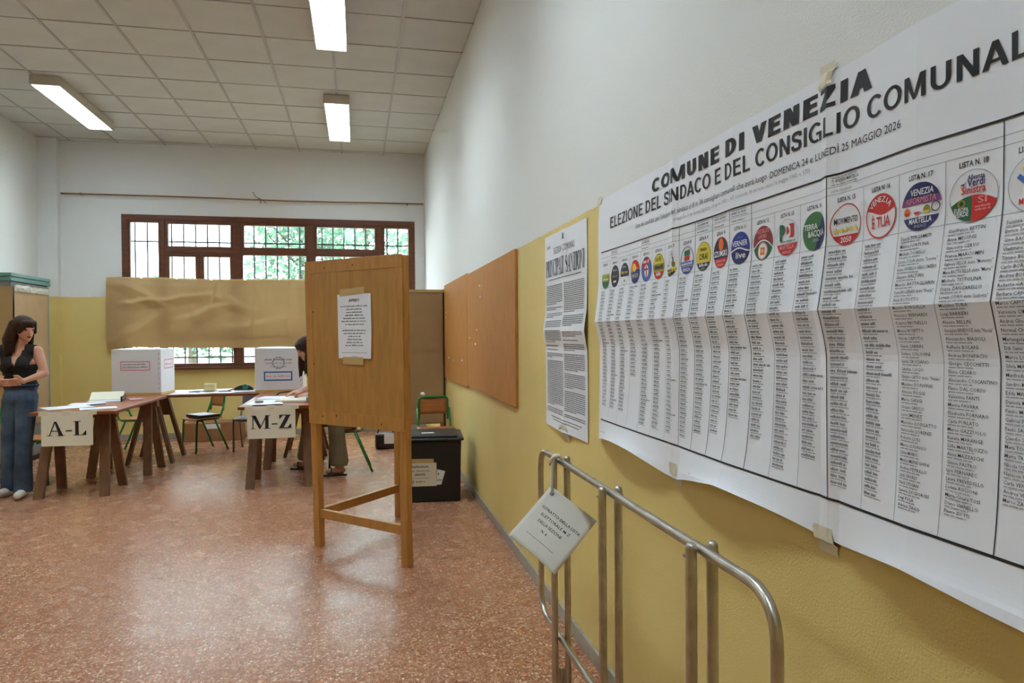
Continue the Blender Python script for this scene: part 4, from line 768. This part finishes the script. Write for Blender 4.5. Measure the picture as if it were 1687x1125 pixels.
PEN = mat('pen_blue', S(30, 50, 120), .3)
def pen(x, y, z, rz, label, m=PEN, L=.14):
    mb = MB(); mb.tube([(-L/2, 0, .005), (L/2-.015, 0, .005), (L/2, 0, .005)], [.0045, .0045, .001], 7); o = mb.build('pen', m); o.location = (x, y, z+.001); o.rotation_euler[2] = rz; tag(o, label, 'pen', 'pens on the tables')
pen(-2.44, 7.40, ZT+.006, R(35), 'dark blue pen lying on the papers of the A-L table')
# on the M-Z table
sheet(-.93, 7.25, ZT, .21, .5, R(-8), 'large white register sheet at the left edge of the M-Z table'); sheet(-.86, 7.0, ZT+.008, .30, .2, R(10), 'white sheet just behind the M-Z sign'); sheet(-.84, 7.74, ZT, .36, .3, R(-12), 'white sheet in the middle of the M-Z table')
slab('register_book', -.60, 7.30, ZT, .36, .27, .02, R(-8), PAPER2, 'thick cream register on the M-Z table', 'book'); sheet(-.48, 7.55, ZT, .21, .3, R(12), 'white sheet under the writing hand at the M-Z table')
t = tag(empty('tape_roll', (-.93, 7.05, ZT+.014)), 'small grey tape roll on the M-Z table papers', 'tape'); mb = MB()
mb.tube([(.03*math.cos(a), .03*math.sin(a), .012) for a in [k*math.pi/8 for k in range(17)]], .011, 6, False); mb.build('roll', mat('tape_grey', S(130, 128, 120), .4), t, smooth=True)
t = tag(empty('strap', (-.74, 8.05, ZT+.004)), 'thin black strap curled on the far side of the M-Z table', 'strap'); mb = MB(); mb.tube([(-.13, -.05, .005), (-.1, .0, .025), (-.03, .02, .03), (.1, .03, .04), (.12, .02, .006)], .007, 6); mb.build('band', BLACKP, t, smooth=True)
t = tag(empty('crumpled_foil', (-.45, 7.12, ZT+.002)), 'crumpled shiny plastic wrapper by the booth on the M-Z table', 'wrapper'); mb = MB(); mb.ball((0, 0, .04), .055, 12, 9, (1, 1, .75))
for i, v in enumerate(mb.v): q = Vector(v); f = 1+.45*noise.noise(q*38); mb.v[i] = tuple(Vector((q.x*f, q.y*f, max(0, q.z*f)))) 
mb.build('film', mat('foil', S(200, 200, 206), .25, var=.5, vscale=30), t)
# on the back table
for k, (x, y, w, h, rz) in enumerate(((-1.88, 8.62, .42, .3, 4), (-1.52, 8.64, .3, .34, -6), (-1.30, 8.70, .3, .3, 3), (-1.72, 8.95, .42, .3, -2))): sheet(x, y, ZT+.0025*k, w, h, R(rz), ('white printed sheet beside the pink-labelled ballot box', 'white sheet in the middle of the back table', 'white sheet left of the blue-labelled ballot box', 'white sheet behind the others on the back table')[k])
t = tag(empty('small_carton', (-1.70, 8.78, ZT+.016)), 'small cream cardboard box on the back table', 'box'); mb = MB(); mb.box((-.06, -.05, 0), (.06, .05, .075)); mb.build('body', mat('cream_card', S(216, 194, 140), .6), t, bevel=.002); mb = MB(); mb.box((-.062, -.052, .06), (.062, .052, .078)); mb.build('lid', mat('cream_card', (0, 0, 0)), t)
slab('wooden_ruler', -1.45, 9.05, ZT, .42, .03, .006, R(-3), CWOOD, 'orange wooden ruler at the rear of the back table', 'ruler')
t = tag(empty('tape_dispenser', (-1.33, 8.80, ZT+.012)), 'green and black tape dispenser beside the blue-labelled ballot box', 'tape dispenser'); mb = MB(); mb.add([(x, y, z) for y in (-.03, .03) for x, z in ((-.11, 0), (.11, 0), (.10, .03), (.05, .06), (-.04, .055), (-.10, .03))], [(5, 4, 3, 2, 1, 0), (6, 7, 8, 9, 10, 11)]+[(i, (i+1) % 6, (i+1) % 6+6, i+6) for i in range(6)]); mb.build('body', BLACKP, t, bevel=.004); mb = MB(); mb.tube([(.02, -.034, .036), (.02, .034, .036)], .034, 16); mb.build('roll', mat('tape_green', S(30, 110, 84), .4), t)
pen(-1.5, 8.58, ZT+.012, R(10), 'black pen on the sheets of the back table, right one', INK); pen(-1.83, 8.58, ZT+.012, R(-20), 'dark pen on the sheets of the back table, left one', INK)
# ================================================================== floor things
t = tag(empty('cardboard_box', (-1.95, 10.36, 0)), 'flat brown cardboard box on the floor against the back wall', 'box'); mb = MB(); mb.box((-.37, -.18, 0), (.37, .18, .245)); mb.build('body', CARTON, t, bevel=.004); mb = MB(); mb.box((-.37, -.18, .245), (-.02, .18, .25)); mb.box((.0, -.18, .245), (.37, .18, .252)); mb.build('flaps', CARTON, t); mb = MB(); mb.box((-.1, -.1825, .17), (.1, -.18, .235)); mb.build('sticker', PAPER, t)
def crumple(name, loc, r, sc, m, label, cat, seed, am=.35, fq=9):
    t = tag(empty(name, loc), label, cat); mb = MB(); mb.ball((0, 0, r*sc[2]), r, 18, 14, sc)
    for i, v in enumerate(mb.v): q = Vector(v)-Vector((0, 0, r*sc[2])); f = 1+am*noise.noise(q*fq+Vector((seed, 0, 0)))+am*.5*noise.noise(q*fq*2.5); q = q*f; mb.v[i] = (q.x, q.y, max(0, q.z+r*sc[2]))
    mb.build('film' if cat == 'bag' else 'body', m, t); return t
crumple('plastic_bag', (-1.42, 10.05, 0), .12, (.75, .7, 1.5), mat('clear_bag', S(206, 206, 206), .3, transl=.5), 'crumpled clear plastic bag on the floor behind the M-Z table', 'bag', 2)
t = tag(empty('handbag', (.33, 8.95, 0)), 'black and white handbag on the floor seen under the voting booth', 'bag'); mb = MB(); mb.box((-.13, -.07, 0), (.13, .07, .2)); mb.build('body', BLACKP, t, bevel=.03); mb = MB(); mb.box((-.02, -.074, .07), (.12, -.068, .19)); mb.build('white_panel', PAPER, t); mb = MB(); mb.tube(arc([(-.1, 0, .19), (-.07, 0, .33), (.07, 0, .33), (.1, 0, .19)], .06), .008, 7); mb.build('handle', BLACKP, t, smooth=True)
# black plastic crate with lid
t = tag(empty('black_bin', (.635, 6.24, 0), R(-5)), 'large black plastic box with a lid by the right wall', 'box'); w, d, h = .25, .26, .55
mb = MB(); q = [(-w*.95, -d*.95, 0), (w*.95, -d*.95, 0), (w*.95, d*.95, 0), (-w*.95, d*.95, 0), (-w, -d, h-.02), (w, -d, h-.02), (w, d, h-.02), (-w, d, h-.02)]; mb.add(q, [(0, 3, 2, 1), (4, 5, 6, 7), (0, 1, 5, 4), (1, 2, 6, 5), (2, 3, 7, 6), (3, 0, 4, 7)]); mb.build('body', BLACKP, t, bevel=.012)
mb = MB(); mb.box((-w-.022, -d-.022, h-.022), (w+.022, d+.022, h)); mb.box((-w+.03, -d+.03, h), (w-.03, d-.03, h+.018)); mb.build('lid', BLACKP, t, bevel=.008)
mb = MB(); mb.box((w-.02, -d+.06, h), (w+.006, d-.05, h+.003)); mb.build('blue_strip', mat('blue_strip', S(24, 34, 84), .4), t)
mb = MB(); mb.box((-.09, -.07, h+.018), (.02, -.02, h+.0195)); mb.build('white_label', PAPER, t)
def bf(tx, z, l): return Vector((tx, -d*(.95+.05*z/h)-.002-l, z))
pr = Print(); pr.poly([(-.235, .14), (.035, .14), (.035, .34), (-.235, .36)], PAPER2, 1); pr.poly([(.035, .15), (.075, .15), (.11, .265), (.04, .285)], PAPER, 1); pr.poly([(-.235, .34), (.012, .34), (.012, .375), (-.235, .38)], mat('wide_tape', (0, 0, 0)), 2)
pr.ticks(-.18, .30, .02, .16, GREY, 2); pr.ticks(-.18, .265, .018, .16, LGREY, 2); pr.ticks(-.15, .232, .02, .09, GREY, 2); pr.bar(-.2, .21, .003, .18, GREY, 2); pr.text('2', -.17, .172, .02, INK, 2, bold=.03); pr.ticks(-.14, .174, .014, .08, GREY, 2); pr.text('6', .045, .235, .02, INK, 2, bold=.03); pr.ticks(.04, .185, .014, .04, GREY, 2)
pr.build('paper_labels', bf, t, None, .001)
t = crumple('crumpled_tissue', (.675, 7.60, .772), .022, (1.2, 1, .9), PAPER, 'small crumpled white tissue on top of the chair behind the black box', 'tissue', 5)
# ================================================================== people
def flesh(caps, voxel, smooth=4, cut=None, extra=None):
    """one continuous surface grown round tapered limbs: caps = [(p0, r0, p1, r1[, flatten])]"""
    mb = MB()
    for c in caps:
        p0, r0, p1, r1 = Vector(c[0]), c[1], Vector(c[2]), c[3]; n = max(2, int((p1-p0).length/(min(r0, r1)*.5))+1); n = min(n, 14)
        sc = c[4] if len(c) > 4 else (1, 1, 1)
        for k in range(n+1):
            f = k/n; mb.ball(p0.lerp(p1, f), r0+(r1-r0)*f, 12, 9, sc)
    me = mb.mesh('tmp', []); o = bpy.data.objects.new('tmp', me); COL.objects.link(o)
    m = o.modifiers.new('r', 'REMESH'); m.mode = 'VOXEL'; m.voxel_size = voxel
    s = o.modifiers.new('s', 'SMOOTH'); s.iterations = smooth; s.factor = .5
    bpy.context.view_layer.update(); out = bpy.data.meshes.new_from_object(o.evaluated_get(bpy.context.evaluated_depsgraph_get()))
    bpy.data.objects.remove(o); bpy.data.meshes.remove(me)
    if cut:
        bm = bmesh.new(); bm.from_mesh(out); bmesh.ops.delete(bm, geom=[v for v in bm.verts if cut(v.co)], context='VERTS'); bm.to_mesh(out); bm.free()
    return out
def part(name, me, m, parent, label=None):
    me.materials.clear(); me.materials.append(m); me.polygons.foreach_set('use_smooth', [True]*len(me.polygons)); me.name = name
    o = bpy.data.objects.new(name, me); COL.objects.link(o); o.parent = parent
    if label: o['label'] = label
    return o
SKIN = mat('skin', S(206, 150, 122), .5, var=.08, vscale=12); HAIR = mat('hair_brown', S(56, 33, 22), .55, spec=.25, var=.45, vscale=40, stretch=(6, 6, .6), bump=.35, bscale=60); VEST = mat('vest_black', S(20, 20, 22), .8)
DENIM = mat('denim', S(78, 98, 124), .8, col2=S(44, 58, 82), var=.28, vscale=5, bump=.15, bscale=90); SHOE = mat('sneaker', S(214, 210, 200), .6); LIPS = mat('lips', S(150, 62, 60), .4); EYE = mat('eye_dark', S(30, 22, 20), .3); BROW = mat('brow', S(60, 38, 28), .7)
def V(*a): return Vector(a)
def hand(wrist, fwd, side, up, curl=.5, thumb=1):
    """palm, four unequal bent fingers and a thumb; fwd = where the fingers point, side = across the knuckles"""
    f, s, u = fwd.normalized(), side.normalized(), up.normalized(); c = [(wrist, .020, wrist+f*.05, .021), (wrist+f*.035-s*.022, .015, wrist+f*.075-s*.028, .012), (wrist+f*.035+s*.022, .015, wrist+f*.075+s*.026, .012)]
    for k, (o, L) in enumerate(((-.030, .058), (-.010, .070), (.010, .066), (.029, .050))):
        b = wrist+f*.078+s*o; m_ = b+(f*math.cos(curl)-u*math.sin(curl))*L*.5; e = m_+(f*math.cos(curl*2.1)-u*math.sin(curl*2.1))*L*.5
        c += [(b, .0092, m_, .0086), (m_, .0086, e, .0075)]
    b = wrist+f*.02-s*.026*thumb; m_ = b+(f*.6-s*.7*thumb-u*.2).normalized()*.035; c += [(b, .0125, m_, .0105), (m_, .0105, m_+(f*.9-s*.1*thumb-u*.35).normalized()*.03, .0085)]
    return c
def head(C, g, k=1.0):
    """head caps: C skull centre, g where the face looks"""
    g = g.normalized(); h = g.cross(V(0, 0, 1)).normalized(); u = h.cross(g).normalized(); q = lambda a, b, c: C+(g*a+h*b+u*c)*k
    caps = [(q(-.022, 0, .02), .084*k, q(.012, 0, .018), .080*k), (q(.02, 0, -.02), .066*k, q(.038, 0, -.06), .050*k), (q(.04, 0, -.06), .045*k, q(.060, 0, -.095), .026*k),
            (q(.025, .035, -.04), .034*k, q(.045, .012, -.085), .024*k), (q(.025, -.035, -.04), .034*k, q(.045, -.012, -.085), .024*k),
            (q(.084, 0, .0), .009*k, q(.103, 0, -.034), .0115*k), (q(.095, .010, -.036), .007*k, q(.095, -.010, -.036), .007*k),
            (q(.070, .03, .022), .016*k, q(.070, -.03, .022), .016*k), (q(.083, 0, -.062), .0095*k, q(.079, 0, -.074), .0085*k),
            (q(-.01, .078, -.01), .012*k, q(-.012, .082, .012), .014*k), (q(-.01, -.078, -.01), .012*k, q(-.012, -.082, .012), .014*k)]
    return caps, q, g, h, u
def face(q, g, h, u, parent, k=1.0):
    for s in (-1, 1):
        mb = MB(); mb.ball(q(.0775, s*.031, -.002), .0115*k, 10, 8, (1, 1, .6)); mb.build('eye', EYE, parent, smooth=True)
        mb = MB(); mb.tube([q(.080, s*.014, .020), q(.082, s*.03, .026), q(.073, s*.048, .020)], [.003, .0035, .002], 6); mb.build('eyebrow', BROW, parent, smooth=True)
    mb = MB(); mb.tube([q(.079, -.022, -.066), q(.0915, -.008, -.063), q(.0905, 0, -.0645), q(.0915, .008, -.063), q(.079, .022, -.066)], [.002, .005, .005, .005, .002], 7); mb.tube([q(.079, -.02, -.068), q(.0895, 0, -.073), q(.079, .02, -.068)], [.002, .006, .002], 7); mb.build('lips', LIPS, parent, smooth=True)
# ------------------------------------------------------------------ the standing woman
w1 = tag(empty('person', (-3.0, 7.13, 0)), 'woman in black sleeveless vest and jeans standing with hands joined, looking aside', 'person'); o1 = V(-3.0, 7.13, 0)
def rel(caps): return [(Vector(c[0])-o1, c[1], Vector(c[2])-o1, c[3], *c[4:]) for c in caps]
C = V(-2.938, 7.105, 1.522); hc, q, g, h, u = head(C, V(.80, -.58, -.16), .95)
shl, shr = V(-2.842, 7.12, 1.318), V(-3.158, 7.15, 1.325); ell, elr = V(-2.768, 7.08, 1.115), V(-3.245, 7.10, 1.11); wrl, wrr = V(-2.885, 6.955, 1.058), V(-3.10, 6.955, 1.052)
hipl, hipr = V(-2.935, 7.13, .86), V(-3.065, 7.16, .86); knl, knr = V(-2.945, 7.07, .47), V(-3.10, 7.17, .47); anl, anr = V(-2.965, 7.10, .085), V(-3.115, 7.21, .085)
neck0, neck1 = V(-2.99, 7.145, 1.345), V(-2.955, 7.125, 1.45)
flat = (1, .68, 1)
torso = [(V(-2.925, 7.135, 1.275), .085, V(-3.075, 7.15, 1.275), .085, flat), (V(-2.93, 7.125, 1.20), .092, V(-3.065, 7.14, 1.20), .092, (1, .8, 1)), (V(-2.945, 7.135, 1.10), .085, V(-3.045, 7.145, 1.10), .085, flat), (V(-2.94, 7.14, 1.0), .088, V(-3.04, 7.15, 1.0), .088, flat), (V(-2.955, 7.145, .92), .094, V(-3.035, 7.155, .92), .094, (1, .8, 1))]
shoul = [(V(-2.99, 7.145, 1.335), .05, shl, .046), (V(-2.99, 7.145, 1.335), .05, shr, .046)]
bust = [(V(-2.945, 7.065, 1.20), .048, V(-2.95, 7.075, 1.22), .048), (V(-3.045, 7.075, 1.20), .048, V(-3.045, 7.085, 1.22), .048)]
legs = [(hipl, .076, knl, .055), (knl, .053, anl, .036), (hipr, .076, knr, .055), (knr, .053, anr, .036)]
body = hc+[(neck0, .052, neck1, .045)]+torso+shoul+bust+[(shl, .045, ell, .034), (ell, .034, wrl, .022), (shr, .045, elr, .034), (elr, .034, wrr, .022)]+legs
body += hand(wrl, V(-.9, -.35, -.1), V(.1, -.35, .95), V(.35, -.95, 0), .55, -1)+hand(wrr, V(.9, -.35, -.05), V(-.1, -.35, .95), V(-.35, -.95, 0), .55, -1)
part('body', flesh(rel(body), .0062, 3), SKIN, w1)
grow = lambda caps, d: [(c[0], c[1]+d, c[2], c[3]+d, *c[4:]) for c in caps]
def vcut(p):
    x, y, z = p.x, p.y, p.z
    if z < .985 : return True
    if abs(x+.0) > .150-.3*max(0, 1.30-z)*(z > 1.2) and z > 1.20: return True           # arm holes
    if z > 1.385: return True
    return y < .03 and z > 1.185 and abs(x-.004) < (z-1.185)*.30+.002 or (z > 1.33 and abs(x-.01) < .056)
part('vest', flesh(rel(grow(torso+bust+[(V(-2.99, 7.145, 1.333), .052, shl, .045), (V(-2.99, 7.145, 1.333), .052, shr, .045)], .0085)), .0065, 3, vcut), VEST, w1)
jn = [(V(-2.94, 7.14, 1.0), .088, V(-3.04, 7.15, 1.0), .088, flat), (V(-2.955, 7.145, .90), .100, V(-3.035, 7.155, .90), .100, (1, .9, 1)), (hipl, .082, knl, .062), (knl, .062, anl, .072), (hipr, .082, knr, .062), (knr, .062, anr, .072)]
part('jeans', flesh(rel(grow(jn, .006)), .008, 3, lambda p: p.z > 1.022 or p.z < .045), DENIM, w1)
mb = MB(); pts = [V(math.cos(a)*.148, math.sin(a)*.075+.012, 1.008) for a in [k*math.pi/12 for k in range(25)]]; mb.tube(pts, .012, 6, False); mb.build('waistband', mat('denim_dark', S(44, 58, 86), .8), w1, smooth=True)
for a, d in ((anl, V(.1, -1, 0)), (anr, V(-.25, -1, 0))):
    d.normalize(); b = a.copy(); b.z = .045; part('shoe', flesh(rel([(b-d*.03, .040, b+d*.05, .040), (b+d*.05, .040, b+d*.15, .034), (b-d*.035, .036, b-d*.035+V(0, 0, .05), .036)]), .007, 3, lambda p: p.z < .004), SHOE, w1)
hr = [(q(-.028, 0, .028), .092, q(.0, 0, .03), .088), (q(-.07, 0, -.02), .066, q(-.085, 0, -.14), .055), (q(-.085, .0, -.14), .055, q(-.085, 0, -.22), .035), (q(-.02, .072, .0), .030, q(-.03, .078, -.13), .026), (q(-.03, .078, -.13), .026, q(-.02, .075, -.22), .016), (q(-.015, -.072, .0), .030, q(-.02, -.078, -.13), .028), (q(-.02, -.078, -.13), .028, q(-.005, -.08, -.22), .016),
      (q(-.06, .045, .02), .060, q(-.075, .075, -.12), .062), (q(-.075, .075, -.12), .062, q(-.07, .085, -.25), .035), (q(-.05, -.05, .0), .055, q(-.07, -.06, -.14), .05), (q(.062, -.045, .062), .024, q(.076, .0, .062), .022), (q(.076, 0, .062), .022, q(.062, .045, .062), .024), (q(.074, -.05, .05), .014, q(.05, -.072, -.03), .014), (q(.074, .05, .05), .014, q(.05, .072, -.03), .014), (q(.083, -.02, .055), .012, q(.086, -.022, .03), .008), (q(.083, .02, .055), .012, q(.086, .02, .032), .008)]
part('hair', flesh(rel(hr), .0065, 2), HAIR, w1, 'long dark brown hair with a fringe')
q1 = lambda a, b, c: q(a, b, c)-o1
face(q1, g, h, u, w1, .95)
mb = MB(); c_ = wrl-o1; mb.tube([c_+V(.022*math.cos(a)*.3, .024*math.cos(a), .024*math.sin(a)) for a in [k*math.pi/8 for k in range(17)]], .003, 5, False); mb.build('bracelet', mat('silver', S(190, 186, 180), .3, metal=1), w1)
# ------------------------------------------------------------------ the person writing at the M-Z table
o1 = V(-.2, 7.65, 0); w2 = tag(empty('person', tuple(o1)), 'seated person with long dark hair bent over the M-Z table, writing', 'person')
C = V(-.535, 7.60, 1.305); hc, q, g, h, u = head(C, V(-.80, -.30, -.45), .97)
hip1, hip2 = V(-.12, 7.56, .535), V(-.12, 7.74, .535); kn1, kn2 = V(-.52, 7.52, .55), V(-.50, 7.80, .53); an1, an2 = V(-.17, 7.50, .10), V(-.56, 7.82, .10); 
hip1 = V(-.06, 7.60, .535); kn1 = V(-.23, 7.31, .53); an1 = V(-.20, 7.37, .10)
sh1, sh2 = V(-.33, 7.45, 1.12), V(-.33, 7.78, 1.13); el1, el2 = V(-.42, 7.36, .90), V(-.50, 7.88, .87); wr1, wr2 = V(-.545, 7.50, .868), V(-.62, 7.72, .848)
tor = [(V(-.10, 7.57, .55), .10, V(-.10, 7.73, .55), .10), (V(-.12, 7.58, .70), .095, V(-.12, 7.72, .70), .095, (.75, 1, 1)), (V(-.20, 7.56, .88), .095, V(-.20, 7.74, .88), .095, (.75, 1, 1)), (V(-.29, 7.53, 1.05), .085, V(-.29, 7.72, 1.05), .085, (.8, 1, 1)), (V(-.34, 7.61, 1.14), .06, sh1, .048), (V(-.34, 7.61, 1.14), .06, sh2, .048)]
arms = [(sh1, .046, el1, .036), (el1, .034, wr1, .023), (sh2, .046, el2, .036), (el2, .034, wr2, .023)]
lg = [(hip1, .085, kn1, .06), (kn1, .055, an1, .038), (hip2, .085, kn2, .06), (kn2, .055, an2, .038)]
body = hc+[(V(-.36, 7.61, 1.15), .055, V(-.48, 7.605, 1.25), .047)]+tor+arms+lg+hand(wr1, V(-.85, .25, -.3), V(.2, .95, 0), V(-.2, 0, .95), .7, 1)+hand(wr2, V(-.8, -.5, -.15), V(-.5, .85, 0), V(0, 0, 1), .25, 1)
foot = lambda a, d: [(V(a.x, a.y, .05), .034, V(a.x, a.y, .05)+d*.11, .026), (V(a.x, a.y, .05)-d*.03, .032, a, .036)]
body += foot(an1, V(-1, -.1, 0))+foot(an2, V(-1, .1, 0))
part('body', flesh(rel(body), .0064, 3, lambda p: p.z < .012), SKIN, w2)
FLOR = mat('patterned_blouse', S(206, 196, 190), .7, var=.75, vscale=26, col2=S(70, 60, 70)); TROU = mat('olive_trousers', S(126, 114, 88), .8, var=.18, vscale=6, bump=.15, bscale=70)
part('blouse', flesh(rel(grow(tor[1:]+[(sh1, .046, sh1.lerp(el1, .45), .044), (sh2, .046, sh2.lerp(el2, .45), .044)], .010)), .0075, 3, lambda p: p.z > 1.19), FLOR, w2, 'pale patterned short-sleeved blouse')
part('trousers', flesh(rel(grow([tor[0], (hip1, .088, kn1, .072), (kn1, .072, V(an1.x, an1.y, .15), .088), (hip2, .088, kn2, .072), (kn2, .072, V(an2.x, an2.y, .15), .085)], .008)), .0085, 3, lambda p: p.z < .10), TROU, w2, 'wide olive trousers')
for a, d in ((an1, V(-1, -.1, 0)), (an2, V(-1, .1, 0))):
    mb = MB(); b = V(a.x, a.y, 0)-o1; n_ = V(-d.y, d.x, 0); rr = [(-.075, .032), (-.02, .036), (.06, .040), (.12, .040), (.16, .022)]
    vs = [b+d*x+n_*s*w_+V(0, 0, z) for z in (.001, .018) for x, w_ in rr for s in (-1, 1)]; nq = len(rr)*2; fs = [(2*i, 2*i+1, 2*i+3, 2*i+2) for i in range(len(rr)-1)]+[(nq+2*i, nq+2*i+2, nq+2*i+3, nq+2*i+1) for i in range(len(rr)-1)]+[(2*i, 2*i+2, nq+2*i+2, nq+2*i) for i in range(len(rr)-1)]+[(2*i+1, nq+2*i+1, nq+2*i+3, 2*i+3) for i in range(len(rr)-1)]+[(0, nq, nq+1, 1), (nq-2, nq-1, 2*nq-1, 2*nq-2)]
    mb.add(vs, fs); mb.tube([b+d*.08+n_*.038*math.cos(t_)+V(0, 0, .018+.06*math.sin(t_)) for t_ in [k*math.pi/8 for k in range(9)]], .009, 6); mb.build('sandal', BLACKP, w2)
hr = [(q(-.028, 0, .03), .094, q(.0, 0, .03), .090), (q(-.06, 0, -.02), .07, q(-.075, 0, -.09), .05)]
dn = V(0, 0, -1)
for s, a0, b0, L in [(-1, -.02-.02*k, .07-.012*k, .31-.02*k) for k in range(4)]+[(1, .03-.03*k, .076, .30) for k in range(4)]+[(-1, .0, .076, .26)]:
    p = q(a0, s*b0, .005); e = p+V(-.012, s*.004, -L*.5); f_ = e+V(-.01+.02*random.random(), .0, -L*.5); hr += [(p, .026, e, .019), (e, .019, f_, .007)]
hr += [(q(.05, -.05, .07), .024, q(.075, 0, .066), .02), (q(.05, .05, .07), .024, q(.075, 0, .066), .02)]
part('hair', flesh(rel(hr), .0068, 2), HAIR, w2, 'long dark hair falling forward over the face')
face(lambda a, b, c: q(a, b, c)-o1, g, h, u, w2, .97)
pn = tag(empty('pen', (-.612, 7.515, .815)), 'white pen held by the seated person', 'pen', 'pens on the tables'); mb = MB(); mb.tube([(-.035, .0, -.008), (-.02, 0, .01), (.03, .01, .085), (.045, .012, .11)], [.001, .004, .0045, .004], 7); mb.build('barrel', PAPER, pn, smooth=True)
